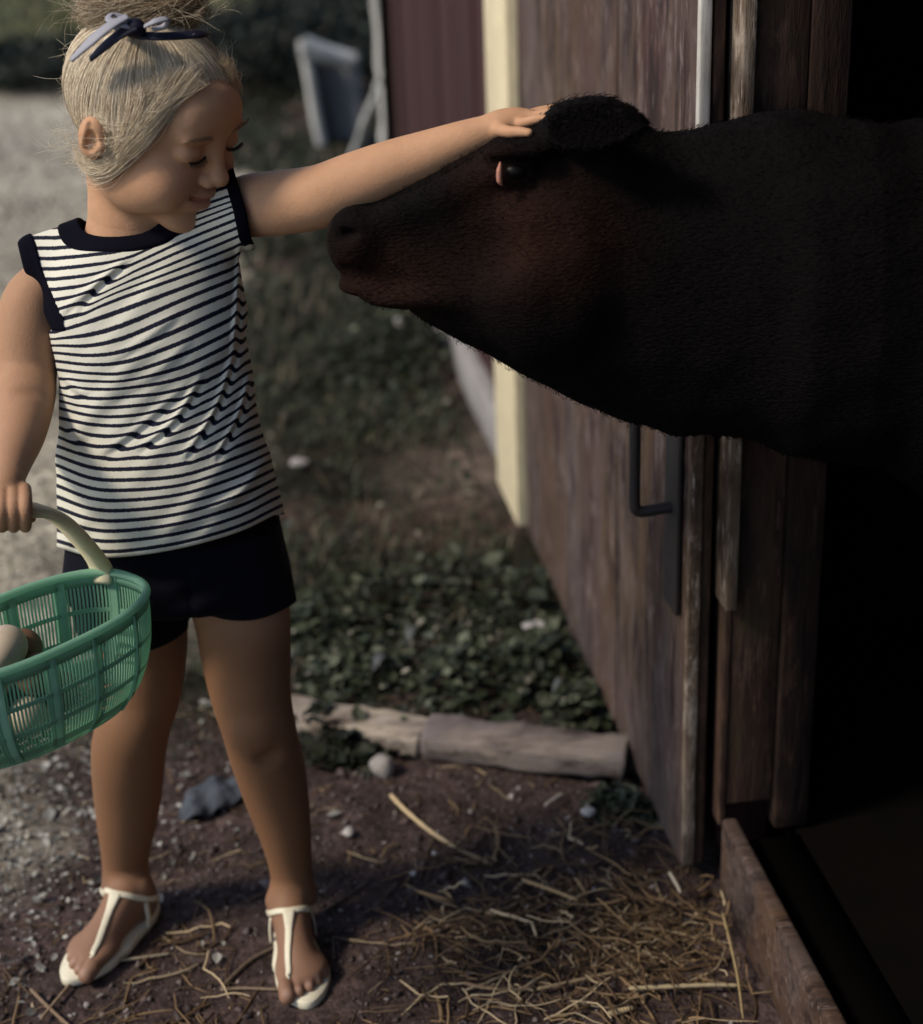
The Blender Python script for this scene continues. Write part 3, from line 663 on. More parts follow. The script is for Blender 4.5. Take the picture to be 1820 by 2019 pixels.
V_sh, Q_sh = isomesh(shirt, slo, shi, .0024)
px, py = proj(V_sh); _, slip = foldfield(px, py); slip *= np.clip((1.80-V_sh[:, 1])/.06, 0, 1)
rows = np.stack([np.interp(px, SC_ZX, sv[k]) + np.where(px > SC_ZX[-1], (px-SC_ZX[-1])*(sv[k][-1]-sv[k][-2])/(SC_ZX[-1]-SC_ZX[-2]), 0) for k in range(len(sk))], 1)
j = np.clip((rows < py[:, None]).sum(1)-1, 0, len(sk)-2); ar = np.arange(len(py))
stripe = sk[j]+(py-rows[ar, j])/(rows[ar, j+1]-rows[ar, j])*(sk[j+1]-sk[j])+slip
# knit shirt material
m_shirt = bpy.data.materials.new('striped_knit'); m_shirt.use_nodes = True; t = m_shirt.node_tree; b = t.nodes['Principled BSDF']; b.inputs['Roughness'].default_value = .9; b.inputs['Specular IOR Level'].default_value = .15
a = t.nodes.new('ShaderNodeAttribute'); a.attribute_name = 'stripe'
nz_ = t.nodes.new('ShaderNodeTexNoise'); nz_.inputs['Scale'].default_value = 420; g_ = t.nodes.new('ShaderNodeNewGeometry'); t.links.new(g_.outputs['Position'], nz_.inputs[0])
def MN(op, x, y_=None):
    n = t.nodes.new('ShaderNodeMath'); n.operation = op
    for i, v in enumerate((x, y_)):
        if v is None: continue
        if isinstance(v, (int, float)): n.inputs[i].default_value = v
        else: t.links.new(v, n.inputs[i])
    return n.outputs[0]
fr_ = MN('FRACT', MN('ADD', MN('ADD', a.outputs['Fac'], .5), MN('MULTIPLY', MN('SUBTRACT', nz_.outputs[0], .5), .12)))
ds_ = MN('ABSOLUTE', MN('SUBTRACT', fr_, .5)); mr = t.nodes.new('ShaderNodeMapRange'); mr.inputs[1].default_value = .155; mr.inputs[2].default_value = .225; t.links.new(ds_, mr.inputs[0])
mx = t.nodes.new('ShaderNodeMix'); mx.data_type = 'RGBA'; t.links.new(mr.outputs[0], mx.inputs[0]); mx.inputs[6].default_value = (.012, .013, .028, 1); mx.inputs[7].default_value = (.66, .645, .56, 1)
t.links.new(mx.outputs[2], b.inputs['Base Color'])
n2 = t.nodes.new('ShaderNodeTexNoise'); n2.inputs['Scale'].default_value = 700; t.links.new(g_.outputs['Position'], n2.inputs[0]); bp = t.nodes.new('ShaderNodeBump'); bp.inputs['Strength'].default_value = .35; bp.inputs['Distance'].default_value = .001; t.links.new(n2.outputs[0], bp.inputs['Height']); t.links.new(bp.outputs[0], b.inputs['Normal'])

girl = empty('person', (float(HC[0]), 1.76, 0), 'small blonde girl in a striped top and dark shorts, reaching out to the calf', 'person')
V, Q = join(body_parts)
# skin colours: tanned limbs, darker basket arm, pinker lips and cheeks
q = hl(V); inh = (np.abs(q) < .13).all(1); base = np.array([.52, .295, .175])
tint = np.tile(base, (len(V), 1))
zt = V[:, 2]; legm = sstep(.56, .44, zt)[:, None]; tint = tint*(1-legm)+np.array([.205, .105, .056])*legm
footm = sstep(.10, .05, zt)[:, None]; tint = tint*(1-footm)+np.array([.24, .135, .09])*footm
li = np.exp(-((q[:, 2]+.0565-5*q[:, 1]**2)/.007)**2)*(np.abs(q[:, 1]) < .024)*(q[:, 0] > .066)*inh
tint = tint*(1-.6*li[:, None])+np.array([.42, .14, .11])*.6*li[:, None]
ck = np.exp(-((q[:, 0]-.065)**2+(np.abs(q[:, 1])-.040)**2+(q[:, 2]+.035)**2)/.022**2)*inh
tint = tint*(1-.4*ck[:, None])+np.array([.50, .22, .15])*.4*ck[:, None]
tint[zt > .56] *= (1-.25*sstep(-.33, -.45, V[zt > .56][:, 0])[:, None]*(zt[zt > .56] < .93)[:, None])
for ft in (fl, fr):
    for l1, f1, r_ in ((.021, .166, .0075), (.0065, .1615, .005), (-.0075, .155, .0047), (-.019, .146, .0045), (-.029, .135, .0044)):
        k_ = np.linalg.norm((V-ft.w(f1, l1, .0165))@ft.B.T/np.array([r_, r_*.9, .006]), axis=1); k_ = np.clip(1.3-k_, 0, 1)[:, None]*.6; tint = tint*(1-k_)+np.array([.40, .27, .22])*k_
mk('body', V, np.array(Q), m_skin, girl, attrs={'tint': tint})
top = mk('shirt', V_sh, Q_sh, m_shirt, girl, 'sleeveless top with thin navy stripes on cream', attrs={'stripe': stripe})
def band(f0, lo, hi, name, h=.002, mat=m_navy, parent=top):
    V, Q = isomesh(f0, lo, hi, h); return mk(name, V, Q, mat, parent)
def collar(P):
    d = np.abs(torso0(P, .0008))-.0032; nr, u = neckr(P)
    dd = smax(np.abs(nr-.0705)-.0115, np.abs(d)*0+d, .003)
    return smax(dd, -(u+.06), .003)
def collar2(P):   # solid band hugging neckline
    nr, u = neckr(P); d = torso0(P, .0022); d = smax(d, -(torso0(P, -.012)), .002); return smax(d, np.abs(nr-.0635)-.0105, .003)
band(collar2, NK-.12, NK+.12, 'neckband')
def armb(side, w_):
    def f(P):
        s_ = side(P); d = torso0(P, .0024); d = smax(d, -torso0(P, -.010), .002); px, py = proj(P); d = smax(d, (py-(652 if side is side_left else 482))*5.6e-4, .002); return smax(d, np.abs(s_+w_*.5-.001)-w_*.5, .002)
    return f
lo, hi = bb([W(20, 440, 1.68), W(120, 660, 1.86)], .03); band(armb(side_left, .020), lo, hi, 'armhole_band')
lo, hi = bb([W(420, 330, 1.68), W(540, 560, 1.86)], .03); band(armb(side_right, .014), lo, hi, 'armhole_band')
# shorts
sh_keys = [(343, 1030, 205, .088, 1.765), (346, 1090, 216, .094, 1.765), (350, 1140, 224, .098, 1.768), (352, 1180, 224, .096, 1.77), (352, 1230, 222, .094, 1.77)]
def shorts(P):
    d, z0, z1 = stack(P, sh_keys, 2.5)
    cz = W(385, 1160, 1.76)[2]; d = smax(d, -(P[:, 2]-(cz-.005)), .02); d = smax(d, P[:, 2]-W(343, 1030, 1.76)[2], .01)
    hp, hr = PW([(460, 1120, 1.765, 100), (480, 1190, 1.755, 100), (482, 1260, 1.75, 95)]); a_ = chain(P, hp, hr)
    px, py = proj(P); yL = 1224-((px-478)/100)**2*20*np.where(px > 478, 1.6, 1.0)
    a_ = smax(a_, (py-yL)*6e-4, .004)
    hp, hr = PW([(262, 1120, 1.77, 108), (258, 1200, 1.77, 108), (266, 1290, 1.77, 104)]); b_ = chain(P, hp, hr)
    yR = 1286-((px-270)/100)**2*np.where(px > 270, 42, 22); b_ = smax(b_, (py-yR)*6e-4, .004)
    d = smin(d, smin(a_, b_, .004), .010)
    # bunching near the crotch
    d = d-.0016*np.sin(((px-380)*.5+(py-1190)*1.1)/11)*np.exp(-((px-390)**2+(py-1170)**2)/70**2)-.0012*vnoise(P, 22)-.0022*np.exp(-np.abs(px-372-(py-1100)*.06)/9)*-1*np.clip((py-1090)/40, 0, 1)*(P[:, 1] < 1.76)
    return d
lo, hi = bb([W(110, 1020, 1.65), W(610, 1020, 1.89), W(140, 1310, 1.65), W(600, 1310, 1.9)], .02)
V, Q = isomesh(shorts, lo, hi, .003); mk('shorts', V, Q, m_short, girl, 'very dark navy shorts')

# eyelashes and brows
for s_ in (1, -1):
    P_ = np.array([hw(.0845-9*(x_-.030)**2, s_*x_, -.0050+14*(x_-.030)**2) for x_ in np.linspace(.0165, .0435, 14)])
    V, Q = tubes([P_], np.r_[.0006, np.full(12, .0015), .0006][None], 5); parts = [(V, Q)]
    pts = []
    for i in range(22):
        x_ = .018+.025*i/21; b0 = np.array(hw(.085-9*(x_-.030)**2, s_*x_, -.0050+14*(x_-.030)**2)); dv = (Fh*.7-Uh*.75+Rh*s_*(x_-.028)*12); dv /= np.linalg.norm(dv)*(1 if s_ > 0 else 2.2)
        pts.append([b0, b0+dv*.004, b0+dv*.0065-Uh*.0002])
    parts.append(tubes(np.array(pts), np.array([[.0004, .0003, .0001]]), 3)); V, Q = join(parts); mk('eyelash', V, Q, m_lash, girl)
    pts = []
    for i in range(60):
        x_ = .013+.034*i/59+random.gauss(0, .0008); b0 = hw(.0868-11*(x_-.024)**2*(1+.0*i), s_*x_, .0185+.004*math.sin((x_-.013)/.034*2.6)+random.gauss(0, .0012)); dv = Rh*s_*.8+Uh*.3-Fh*.3
        pts.append([b0-dv*.001, b0+dv*.003, b0+dv*.0065])
    V, Q = tubes(np.array(pts), np.array([[.0003, .0003, .0001]]), 3); mk('eyebrow', V, Q, m_brow, girl)

# ---- hair
HE = np.array([-.014, 0, .018]); HR = np.array([.090, .078, .078])      # hair shell ellipsoid (head units)
gat = hl(W(290, 84, 1.715)[None])[0]; gd = (gat-HE)/HR; gd /= np.linalg.norm(gd)
def hair_side(q):   # >0 inside hair-bearing scalp
    f, r, u = q[:, 0], np.abs(q[:, 1]), q[:, 2]
    # hairline from forehead top, down the temple in front of the ear, back to nape
    fl_ = np.interp(u, [-.075, -.05, -.02, .0, .02, .045, .062, .08], [-.02, -.012, .010, .024, .034, .056, .079, .115])
    fl_ = fl_-.0*r
    return fl_-f
def hshell(P):
    q = hl(P); d = ell(q, HE, HR*.985)
    d = smin(d, ell(q, gat*np.array([1, 1, 1])-gd*.004, (.028, .026, .022)), .02)
    d = smax(d, -hair_side(q)*.8, .008); d = smax(d, -(q[:, 2]+.066), .01)
    ear = ell(np.c_[q[:, 0], np.abs(q[:, 1]), q[:, 2]], (-.014, .084, -.024), (.021, .020, .026)); d = smax(d, -ear, .006)
    # combed ridges running to the gather point
    n = (q-HE)/HR; n /= np.linalg.norm(n, axis=1, keepdims=True); e1 = np.cross(gd, [0, 1, 0.2]); e1 /= np.linalg.norm(e1); e2 = np.cross(gd, e1)
    th = np.arctan2(n@e1, n@e2); d = d-.0008*np.sin(th*30+3*np.sin(th*5))-.0005*np.sin(th*81+2*np.sin(th*9))
    return d*HS
lo, hi = bb([hw(-.12, -.1, -.1), hw(.1, .1, .14), hw(-.12, .1, .14), hw(.1, -.1, -.1), hw(.1, .1, -.1), hw(-.12, -.1, .14)], .0)
V, Q = isomesh(hshell, lo, hi, .0022)
nz1 = fbm(V, 60, 2)[:, None]
hairroot = mk('hair', V, Q, m_hair, girl, 'pale blonde hair pulled up on top of the head', attrs={'tint': np.clip(np.array([.54, .45, .33])*(1+.3*nz1), .02, 1)})
paths = []; cols = []; rads = []
def strand(pl, c, r0):
    q_ = hl(np.array(pl)); 
    if ((q_[:, 0] > .066) & (q_[:, 2] < .055) & (np.abs(q_[:, 1]) < .055)).any(): return
    paths.append(spl(np.array(pl), 12)); cols.append(c); rads.append(r0)
def hc():
    k = random.random(); c = np.array([.82, .71, .55])*random.uniform(.72, 1.12)
    if k < .14: c = np.array([.40, .30, .20])*random.uniform(.7, 1.2)
    return c
def ep(n, lift=1.): return HE+n*HR*lift
n_s = 0
while n_s < 15000:
    n = rng.normal(size=3); n /= np.linalg.norm(n); p = ep(n)
    hs = hair_side(p[None])[0]
    if hs < 0 or p[2] < -.062: continue
    if n_s % 2 and hs > .02: continue
    if abs(p[1]) > .058 and abs(p[0]+.016) < .018 and -.055 < p[2] < -.018: continue
    n_s += 1; ln = .995+abs(random.gauss(0, .014)); pl = []; jit = rng.normal(size=3)*.022; tend = random.choice([1, 1, 1, .55, .7])
    om = math.acos(max(-1, min(1, n@gd)))
    for k in range(6):
        tt = k/5*tend; v = (math.sin((1-tt)*om)*n+math.sin(tt*om)*gd)/max(math.sin(om), .05)
        v = v+jit*math.sin(math.pi*tt); v /= np.linalg.norm(v); l_ = ln+.014*math.sin(math.pi*k/5)
        pl.append(hw(*ep(v, l_)))
    strand(pl, hc(), random.uniform(.00012, .0003))
# side lock: from the temple down across the ear's front and back to the nape (both sides)
for s_ in (1, -1):
    for i in range(1300):
        a0 = random.uniform(0, 1); j1, j2, j3 = random.gauss(0, .003), random.gauss(0, .009), random.gauss(0, .0018)
        p0 = np.array([.058-.052*a0+random.gauss(0, .007), s_*(.022+.040*a0), .078-.022*a0+random.gauss(0, .006)]); p1 = np.array([.052-.03*a0+j1, s_*(.060+.012*a0+j3), .034+j2]); p2 = np.array([.030-.012*a0+j1, s_*(.0715+j3), -.004+j2]); p3 = np.array([.012+j1, s_*(.0735+j3), -.030+j2*.8-.006*a0]); p4 = np.array([-.014+j1, s_*(.0725+j3), -.052+j2*.7]); p5 = np.array([-.045+j1*2, s_*(.056), -.058+random.gauss(0, .008)])
        m_ = random.choice([6, 6, 5, 5, 4]); strand([hw(*p) for p in (p0, p1, p2, p3, p4, p5)[:m_]], hc(), random.uniform(.00012, .0003))
    for i in range(1100):   # swept fringe over the temple, lying on the scalp
        sh = random.uniform(-.10, .10); fwd = random.uniform(-.14, .05)
        cps = [gd*np.array([1, 1, 1])+rng.normal(size=3)*.10, (.50+fwd, s_*.12, .86), (.78+fwd, s_*(.36+sh), .56), (.74+fwd, s_*(.66+sh), .24), (.46+fwd, s_*.88, .02+sh), (.05+fwd, s_*.99, -.14+sh), (-.35, s_*.93, -.20+sh)]
        k0_ = random.choice([0, 1, 1, 2]); k1_ = random.choice([5, 6, 7, 7]); cps = cps[k0_:k1_]; lf = random.uniform(1.0, 1.035); pl = []
        for k, c_ in enumerate(cps):
            v = np.array(c_)+rng.normal(size=3)*.022; v /= np.linalg.norm(v); pl.append(hw(*ep(v, lf+random.uniform(-.004, .006))))
        if len(pl) > 2: strand(pl, hc(), random.uniform(.00012, .00028))
# flyaways, a soft halo at brow and crown
for i in range(420):
    n = rng.normal(size=3); n /= np.linalg.norm(n); p = ep(n)
    if p[2] < -.04 or hair_side(p[None])[0] < -.004: continue
    v = rng.normal(size=3)*.5+n*.6; v2 = rng.normal(size=3)*.6; L = random.uniform(.005, .017)
    strand([hw(*p), hw(*(p+v*L*.5)), hw(*(p+v*L+v2*L*.3)), hw(*(p+v*L*1.3+v2*L))], hc()*1.05, .00014)
for i in range(230):   # loose wisps at the temple, over the ear and the nape
    s_ = 1 if random.random() < .75 else -1; z0_ = random.random(); p = np.array([.035-.09*z0_+random.gauss(0, .006), s_*(.079-.012*z0_), .012-.055*z0_+random.gauss(0, .012)]); o_ = np.array([0, s_*1., 0]); d1 = np.array([-.5, s_*.25, -.6])+rng.normal(size=3)*.35; d2 = np.array([-.5, -s_*.2, .2])+rng.normal(size=3)*.6; L = random.uniform(.008, .026)
    strand([hw(*p), hw(*(p+d1*L*.4+o_*.003)), hw(*(p+d1*L*.9+o_*.004)), hw(*(p+d1*L*1.1+d2*L*.6+o_*.003))], hc()*1.05, random.uniform(.00010, .0002))
V, Q = tubes(np.array(paths), np.array(rads)[:, None]*np.array([.8, 1, 1, 1, 1, 1, 1, 1, 1, .9, .7, .3])[None], 3)
mk('strands', V, Q, m_hair, hairroot, attrs={'tint': np.repeat(np.clip(np.array(cols), .02, .9), 36, 0)})
# loose curly bun above the ribbon
paths = []; cols = []; rads = []
GW = W(283, 38, 1.735)
for i in range(7500):
    a0 = random.uniform(0, 2*math.pi); el_ = random.uniform(-.75, 1.3); R_ = random.uniform(.82, 1.12); sw = random.choice([1, 1, 1, -1])*random.uniform(.5, 1.4)
    ctr = GW+(np.array([random.uniform(-.026, .024), .0, .006+random.uniform(0, .006)])); ra3 = np.array([.044, .036, .030])*R_; pl = []
    for k in range(5):
        a1 = a0+sw*k/4; e1_ = el_+(.35-el_*.5)*k/4+random.gauss(0, .05); rr1 = 1+random.gauss(0, .025)+(.10*k/4 if random.random() < .15 else 0)
        pl.append(ctr+ra3*rr1*np.array([math.cos(a1)*math.cos(e1_), math.sin(a1)*math.cos(e1_), math.sin(e1_)]))
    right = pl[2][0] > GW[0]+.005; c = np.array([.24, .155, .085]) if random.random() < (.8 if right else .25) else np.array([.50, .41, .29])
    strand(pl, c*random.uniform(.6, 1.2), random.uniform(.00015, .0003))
for i in range(260):
    v = rng.normal(size=3); v[2] = abs(v[2])*.6; v /= np.linalg.norm(v); p = GW+v*np.array([.06, .035, .03]); L = random.uniform(.01, .035); c1_ = rng.normal(size=3)*.6
    strand([p, p+v*L*.5, p+v*L+c1_*L*.4, p+v*L*1.2+c1_*L], np.array([.55, .46, .34]), .00013)
V, Q = tubes(np.array(paths), np.array(rads)[:, None]*np.array([.8, 1, 1, 1, 1, 1, 1, 1, 1, .9, .7, .3])[None], 3)
V2, Q2 = isomesh(lambda P: ell(P, GW+[-.001, -.001, .005], (.060, .034, .029))-.002*vnoise(P, 90), GW-.09, GW+.09, .003)
cc = np.repeat(np.clip(np.array(cols), .02, .9), 36, 0); c2 = np.clip(np.array([.30, .22, .14])*(1+.5*fbm(V2, 90, 2)[:, None]), .02, 1)
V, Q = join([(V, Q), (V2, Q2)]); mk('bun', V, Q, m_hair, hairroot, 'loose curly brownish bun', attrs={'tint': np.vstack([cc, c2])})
# ribbon: navy tie with a knot, one navy tail and one whitish tail
m_rib = MAT('navy_ribbon', (.007, .007, .020), .6, spec=.3); m_ribw = MAT('white_ribbon', (.30, .30, .35), .6, spec=.3)
def ribbon(pp, Yo, wpx, mat, nm, lab=None):
    pts = np.array([W(x_, y_, y0+.006) for x_, y_, y0 in pp]); p = spl(pts, 30); nr = p-(HC+np.array([0, 0, -.02])); w_ = np.interp(np.linspace(0, 1, 30), np.linspace(0, 1, len(wpx)), wpx)*mpp(300, 100, 1.7)
    V, Q = strap(p, w_, .0022, nr); return mk(nm, V, Q, mat, hairroot, lab)
ribbon([(232, 52, 1.672), (262, 66, 1.655), (300, 71, 1.650), (350, 70, 1.655), (398, 66, 1.668), (412, 62, 1.70)], 0, [20, 22, 20, 20, 18, 12], m_rib, 'ribbon', 'navy ribbon wrapped round the bun')
ribbon([(268, 50, 1.645), (235, 68, 1.640), (205, 92, 1.640), (178, 116, 1.645)], 0, [26, 24, 22, 14], m_rib, 'ribbon_tail')
ribbon([(252, 32, 1.645), (215, 52, 1.637), (180, 80, 1.634), (140, 118, 1.640)], 0, [14, 22, 24, 12], m_ribw, 'ribbon_tail', 'whitish ribbon tail pointing down to the left')
ribbon([(262, 54, 1.645), (236, 46, 1.642), (214, 38, 1.648), (222, 28, 1.66), (246, 36, 1.66), (266, 50, 1.65)], 0, [12, 16, 13, 12, 13, 10], m_ribw, 'ribbon_loop')
ribbon([(285, 52, 1.645), (305, 42, 1.642), (330, 38, 1.648), (322, 52, 1.65), (300, 58, 1.647)], 0, [10, 14, 12, 12, 10], m_ribw, 'ribbon_loop')
kn = W(266, 56, 1.656); V, Q = isomesh(lambda P: ell(P, kn, (.011, .009, .010)), kn-.025, kn+.025, .0016); mk('ribbon_knot', V, Q, m_rib, hairroot)

# ---- sandals
for ft, nm in ((fl, 'sandal'), (fr, 'sandal')):
    other = 'cream thong sandal on the foot nearer the barn' if ft is fl else 'cream thong sandal on the foot under the basket'
    out = []
    for k in range(64):
        th = 2*math.pi*k/64; f_ = .083+.094*math.cos(th); s2 = math.sin(th)
        wl = np.interp(f_, [-.011, .02, .06, .10, .13, .16, .177], [.0265, .029, .0275, .034, .039, .0375, .033])
        out.append((f_, s2*wl*(1 if abs(math.cos(th)) < .999 else 1)-(.003 if f_ > .1 else 0)))
    V = []; 
    for zz_, ins in ((-.006, .0), (-.0045, -.0012), (.0035, -.0012), (.0055, .001)):
        for f_, l_ in out: V.append(ft.w(.083+(f_-.083)*(1-ins*8), l_*(1-ins*8), zz_))
    V = np.array(V)+np.array([0, 0, .0075]) - np.array([0, 0, .0072]); k = 64
    Q = [[r_*k+i, r_*k+(i+1) % k, (r_+1)*k+(i+1) % k, (r_+1)*k+i] for r_ in range(3) for i in range(k)]+[list(range(k))[::-1], list(range(3*k, 4*k))]
    sd = mk(nm, V, Q, m_sandal, girl, other)
    cen = ft.w(.05, 0, .04)
    top_ = [ft.w(.012, .027, .030), ft.w(.030, .0285, .040), ft.w(.052, .0262, .055), ft.w(.066, .016, .066), ft.w(.071, .003, .068), ft.w(.066, -.012, .063), ft.w(.053, -.0255, .052), ft.w(.030, -.0285, .040), ft.w(.012, -.027, .032), ft.w(-.003, -.016, .032), ft.w(-.006, 0, .034), ft.w(-.003, .016, .032)]
    P_ = spl(top_+[top_[0]], 60)[:-1]
    fs = ft.sdf
    ank = (ll_p if ft is fl else rl_p)[-1]
    def push(P_, gap):
        for _ in range(6):
            e = .001; d0 = ft_sd(P_); g = np.stack([ft_sd(P_+np.eye(3)[i]*e)-d0 for i in range(3)], 1)/e; g /= np.linalg.norm(g, axis=1, keepdims=True)+1e-9; P_ = P_-g*(d0-gap)[:, None]*.8
        return P_, g
    ft_sd = (legL if ft is fl else legR)
    P_, g = push(P_, .0016); V, Q = strap(P_, .0075, .0026, g, closed=True); mk('ankle_strap', V, Q, m_sandal, sd)
    P_ = spl([ft.w(.070, .004, .066), ft.w(.085, .006, .055), ft.w(.105, .009, .042), ft.w(.125, .0125, .030), ft.w(.138, .0130, .018), ft.w(.140, .0130, .004)], 40)
    P2_, g = push(P_[:33], .0016); P_ = np.vstack([P2_, P_[33:]]); g = np.vstack([g, np.tile(g[-1], (7, 1))]); V, Q = strap(P_, np.interp(np.linspace(0, 1, 40), [0, .25, 1], [.016, .009, .0055]), .0026, g); mk('toe_strap', V, Q, m_sandal, sd)
    for s_ in (1, -1):
        P_ = np.array([ft.w(.040, s_*.0268, .040), ft.w(.042, s_*.0295, .022), ft.w(.044, s_*.030, .004)]); P_ = spl(P_, 12); nr = np.tile(ft.B[1]*ft.m*s_, (12, 1)); V, Q = strap(P_, .008, .0024, nr); mk('side_strap', V, Q, m_sandal, sd)

# ---------------------------------------------------------------- calf
YC = 1.665
ckeys = [(650, 448, 525, .020), (656, 434, 538, .034), (675, 424, 552, .041), (720, 412, 574, .045), (760, 398, 590, .045), (800, 378, 607, .046), (850, 350, 640, .052), (900, 318, 668, .062), (950, 290, 696, .072), (1000, 262, 722, .080), (1050, 243, 748, .084), (1100, 226, 773, .084), (1150, 216, 795, .083), (1200, 224, 815, .082), (1250, 240, 830, .083), (1300, 264, 842, .086), (1350, 262, 850, .090), (1400, 250, 854, .094), (1450, 238, 856, .100), (1500, 226, 862, .108), (1560, 222, 885, .125)]
ck = []
for px_, t_, b_, hw_ in ckeys:
    A_ = W(px_, t_, YC); B_ = W(px_, b_, YC); ck.append([(A_[0]+B_[0])/2, (A_[2]+B_[2])/2, (A_[2]-B_[2])/2, hw_, YC])
xb = ck[-1][0]
ck += [[xb+.10, .87, .18, .13, YC-.005], [xb+.24, .83, .26, .17, YC-.02], [xb+.38, .81, .285, .20, YC-.04], [xb+.65, .79, .29, .22, YC-.06], [xb+.90, .80, .275, .215, YC-.07], [xb+1.1, .83, .24, .20, YC-.08], [xb+1.20, .84, .17, .14, YC-.08], [xb+1.24, .85, .06, .05, YC-.08]]
CK = np.array(ck); cx_ = np.linspace(CK[0, 0], CK[-1, 0], 900); CI = np.stack([np.interp(cx_, CK[:, 0], CK[:, j]) for j in range(1, 5)], 1)
ker = np.exp(-np.linspace(-2.2, 2.2, 17)**2); ker /= ker.sum(); CI = np.stack([np.convolve(np.pad(CI[:, j], 8, 'edge'), ker, 'valid') for j in range(4)], 1)
def lx(px_, py_, dy): return W(px_, py_, YC+dy)
CZ = .085
legs_c = []
for x0, y0, fr_l in ((xb+.36, -.09, 1), (xb+.34, .09, 1), (xb+1.02, -.11, 0), (xb+1.02, .11, 0)):
    Y0 = YC+y0-.03
    if fr_l: pts = [(x0, Y0, .70), (x0-.02, Y0, .50), (x0-.03, Y0, .38), (x0-.02, Y0, .17), (x0-.035, Y0, .12)]; rr_ = [.085, .055, .034, .024, .028]
    else: pts = [(x0, Y0, .78), (x0-.10, Y0, .58), (x0+.06, Y0, .42), (x0+.03, Y0, .18), (x0+.01, Y0, .12)]; rr_ = [.13, .085, .036, .026, .030]
    legs_c.append((np.array(pts), np.array(rr_)))
eyec = lx(1017, 338, -.074)
def calf_f(P):
    X_ = P[:, 0]; g = [np.interp(X_, cx_, CI[:, j]) for j in range(4)]
    # jaw narrower than the brow: width varies with height
    v = (P[:, 2]-g[0])/g[1]; wv = g[2]*(1-.16*np.clip(-v, -1, 1)*np.clip((.32-X_)/.3, 0, 1))
    qq = (np.abs(v)**2.2+np.abs((P[:, 1]-g[3])/wv)**2.2)**(1/2.2)
    d = (qq-1)*np.minimum(g[1], g[2])*.8
    d = smax(d, CK[0, 0]-X_, .030); d = smax(d, X_-CK[-1, 0], .03)
    for pts, r_ in legs_c:
        m = X_ > xb-.1; 
        if m.any(): d[m] = smin(d[m], chain(P[m], pts, r_, n=24), .05)
    dn = X_ < xb+.05
    if dn.any():
        p = P[dn]; e = d[dn]; s_ = np.where(p[:, 1] < YC, -1., 1.)
        pm = p.copy(); pm[:, 1] = YC-np.abs(p[:, 1]-YC)
        e = smax(e, -ell(pm, eyec+[0, -.006, 0], (.018, .012, .012)), .012)
        e = smin(e, ell(pm, eyec+[.004, .004, .020], (.034, .016, .009)), .012)      # brow ridge
        e = smin(e, ell(pm, eyec+[0, .007, 0], (.022, .013, .016)), .006)
        e = smin(e, ell(pm, lx(1080, 560, -.062), (.062, .032, .080)), .024)          # cheek muscle
        e = smin(e, ell(pm, lx(860, 585, -.038), (.075, .018, .013)), .016); e = smax(e, -ell(pm, lx(890, 500, -.082), (.060, .022, .030)), .03); e = smin(e, cap(pm, lx(760, 430, -.030), lx(960, 340, -.055), .012, .014), .02)            # jaw bar
        e = smin(e, ell(pm, lx(700, 470, -.026), (.026, .024, .032)), .015)          # nostril wing
        e = smax(e, -ell(pm, lx(683, 462, -.044), (.010, .007, .005)), .009)
        mo = cap(pm, lx(676, 528, -.040), lx(800, 548, -.052), .0022, .0018); e = smax(e, -mo, .007); e = smin(e, ell(pm, lx(725, 562, -.020), (.030, .022, .012)), .012)
        e = smin(e, ell(pm, lx(1160, 246, 0), (.040, .05, .020)), .025)       # poll
        d[dn] = e
    return d-.002*vnoise(P, 30)
V, Q = isomesh(calf_f, [CK[0, 0]-.03, YC-.33, .11], [CK[-1, 0]+.04, YC+.22, 1.16], .0055)
cx0, cy0 = proj(V); tn = np.tile(np.array([.0034, .0027, .0030]), (len(V), 1))
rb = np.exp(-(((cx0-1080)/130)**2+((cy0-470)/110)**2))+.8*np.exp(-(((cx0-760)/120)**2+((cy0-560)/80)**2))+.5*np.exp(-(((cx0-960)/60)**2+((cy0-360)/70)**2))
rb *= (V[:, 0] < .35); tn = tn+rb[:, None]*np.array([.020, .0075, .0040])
calf = empty('calf', (xb+.5, YC-.04, CZ), 'very dark brown calf leaning its head and neck out of the barn doorway', 'calf')
tn[V[:, 0] > .42] *= .5  # coat darkened inside the barn, interior shade painted into the tint
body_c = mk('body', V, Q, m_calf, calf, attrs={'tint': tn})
# hooves
for pts, r_ in legs_c:
    p = pts[-1]; V2, Q2 = isomesh(lambda P: smax(smax(cap(P, p+[-.0, 0, .01], p+[-.022, 0, -.035], .030, .036), -(P[:, 2]-CZ-.001), .003), P[:, 2]-.15, .004), p-.09, p+.08, .006, 1); mk('hoof', V2, Q2, m_iron, calf)
# ears: cupped leaves
def ear(s_, base, tip, up, wd):
    base = np.array(base); tip = np.array(tip); ax = tip-base; L = np.linalg.norm(ax); ax /= L; up = np.array(up)-np.dot(up, ax)*ax; up /= np.linalg.norm(up); sd_ = np.cross(ax, up)
    def f(P):
        q = (P-base)@np.array([ax, sd_, up]).T; t = np.clip(q[:, 0]/L, -.05, 1.02); wv = wd*(np.sin(np.clip(t*.86+.14, 0, 1)*np.pi)**.65)*(1-.25*t)+.002
        cup = .012*(q[:, 1]/wv)**2*0.9; e = np.sqrt((q[:, 1]/wv)**2+((q[:, 2]-cup)/.0065)**2)-1; return smax(smax(e*.0055, -q[:, 0]-.01, .006), q[:, 0]-L, .006)
    c = (base+tip)/2; r = L/2+.05; return isomesh(f, c-r, c+r, .0024, 2)
V2, Q2 = ear(-1, lx(1105, 262, -.060), lx(1278, 246, -.098), (.10, -1, .45), .022)
ear_meshes = [(V2, Q2)]; tE = np.tile(np.array([.0035, .003, .0035]), (len(V2), 1)); mk('ear', V2, Q2, m_calf, calf, attrs={'tint': tE})
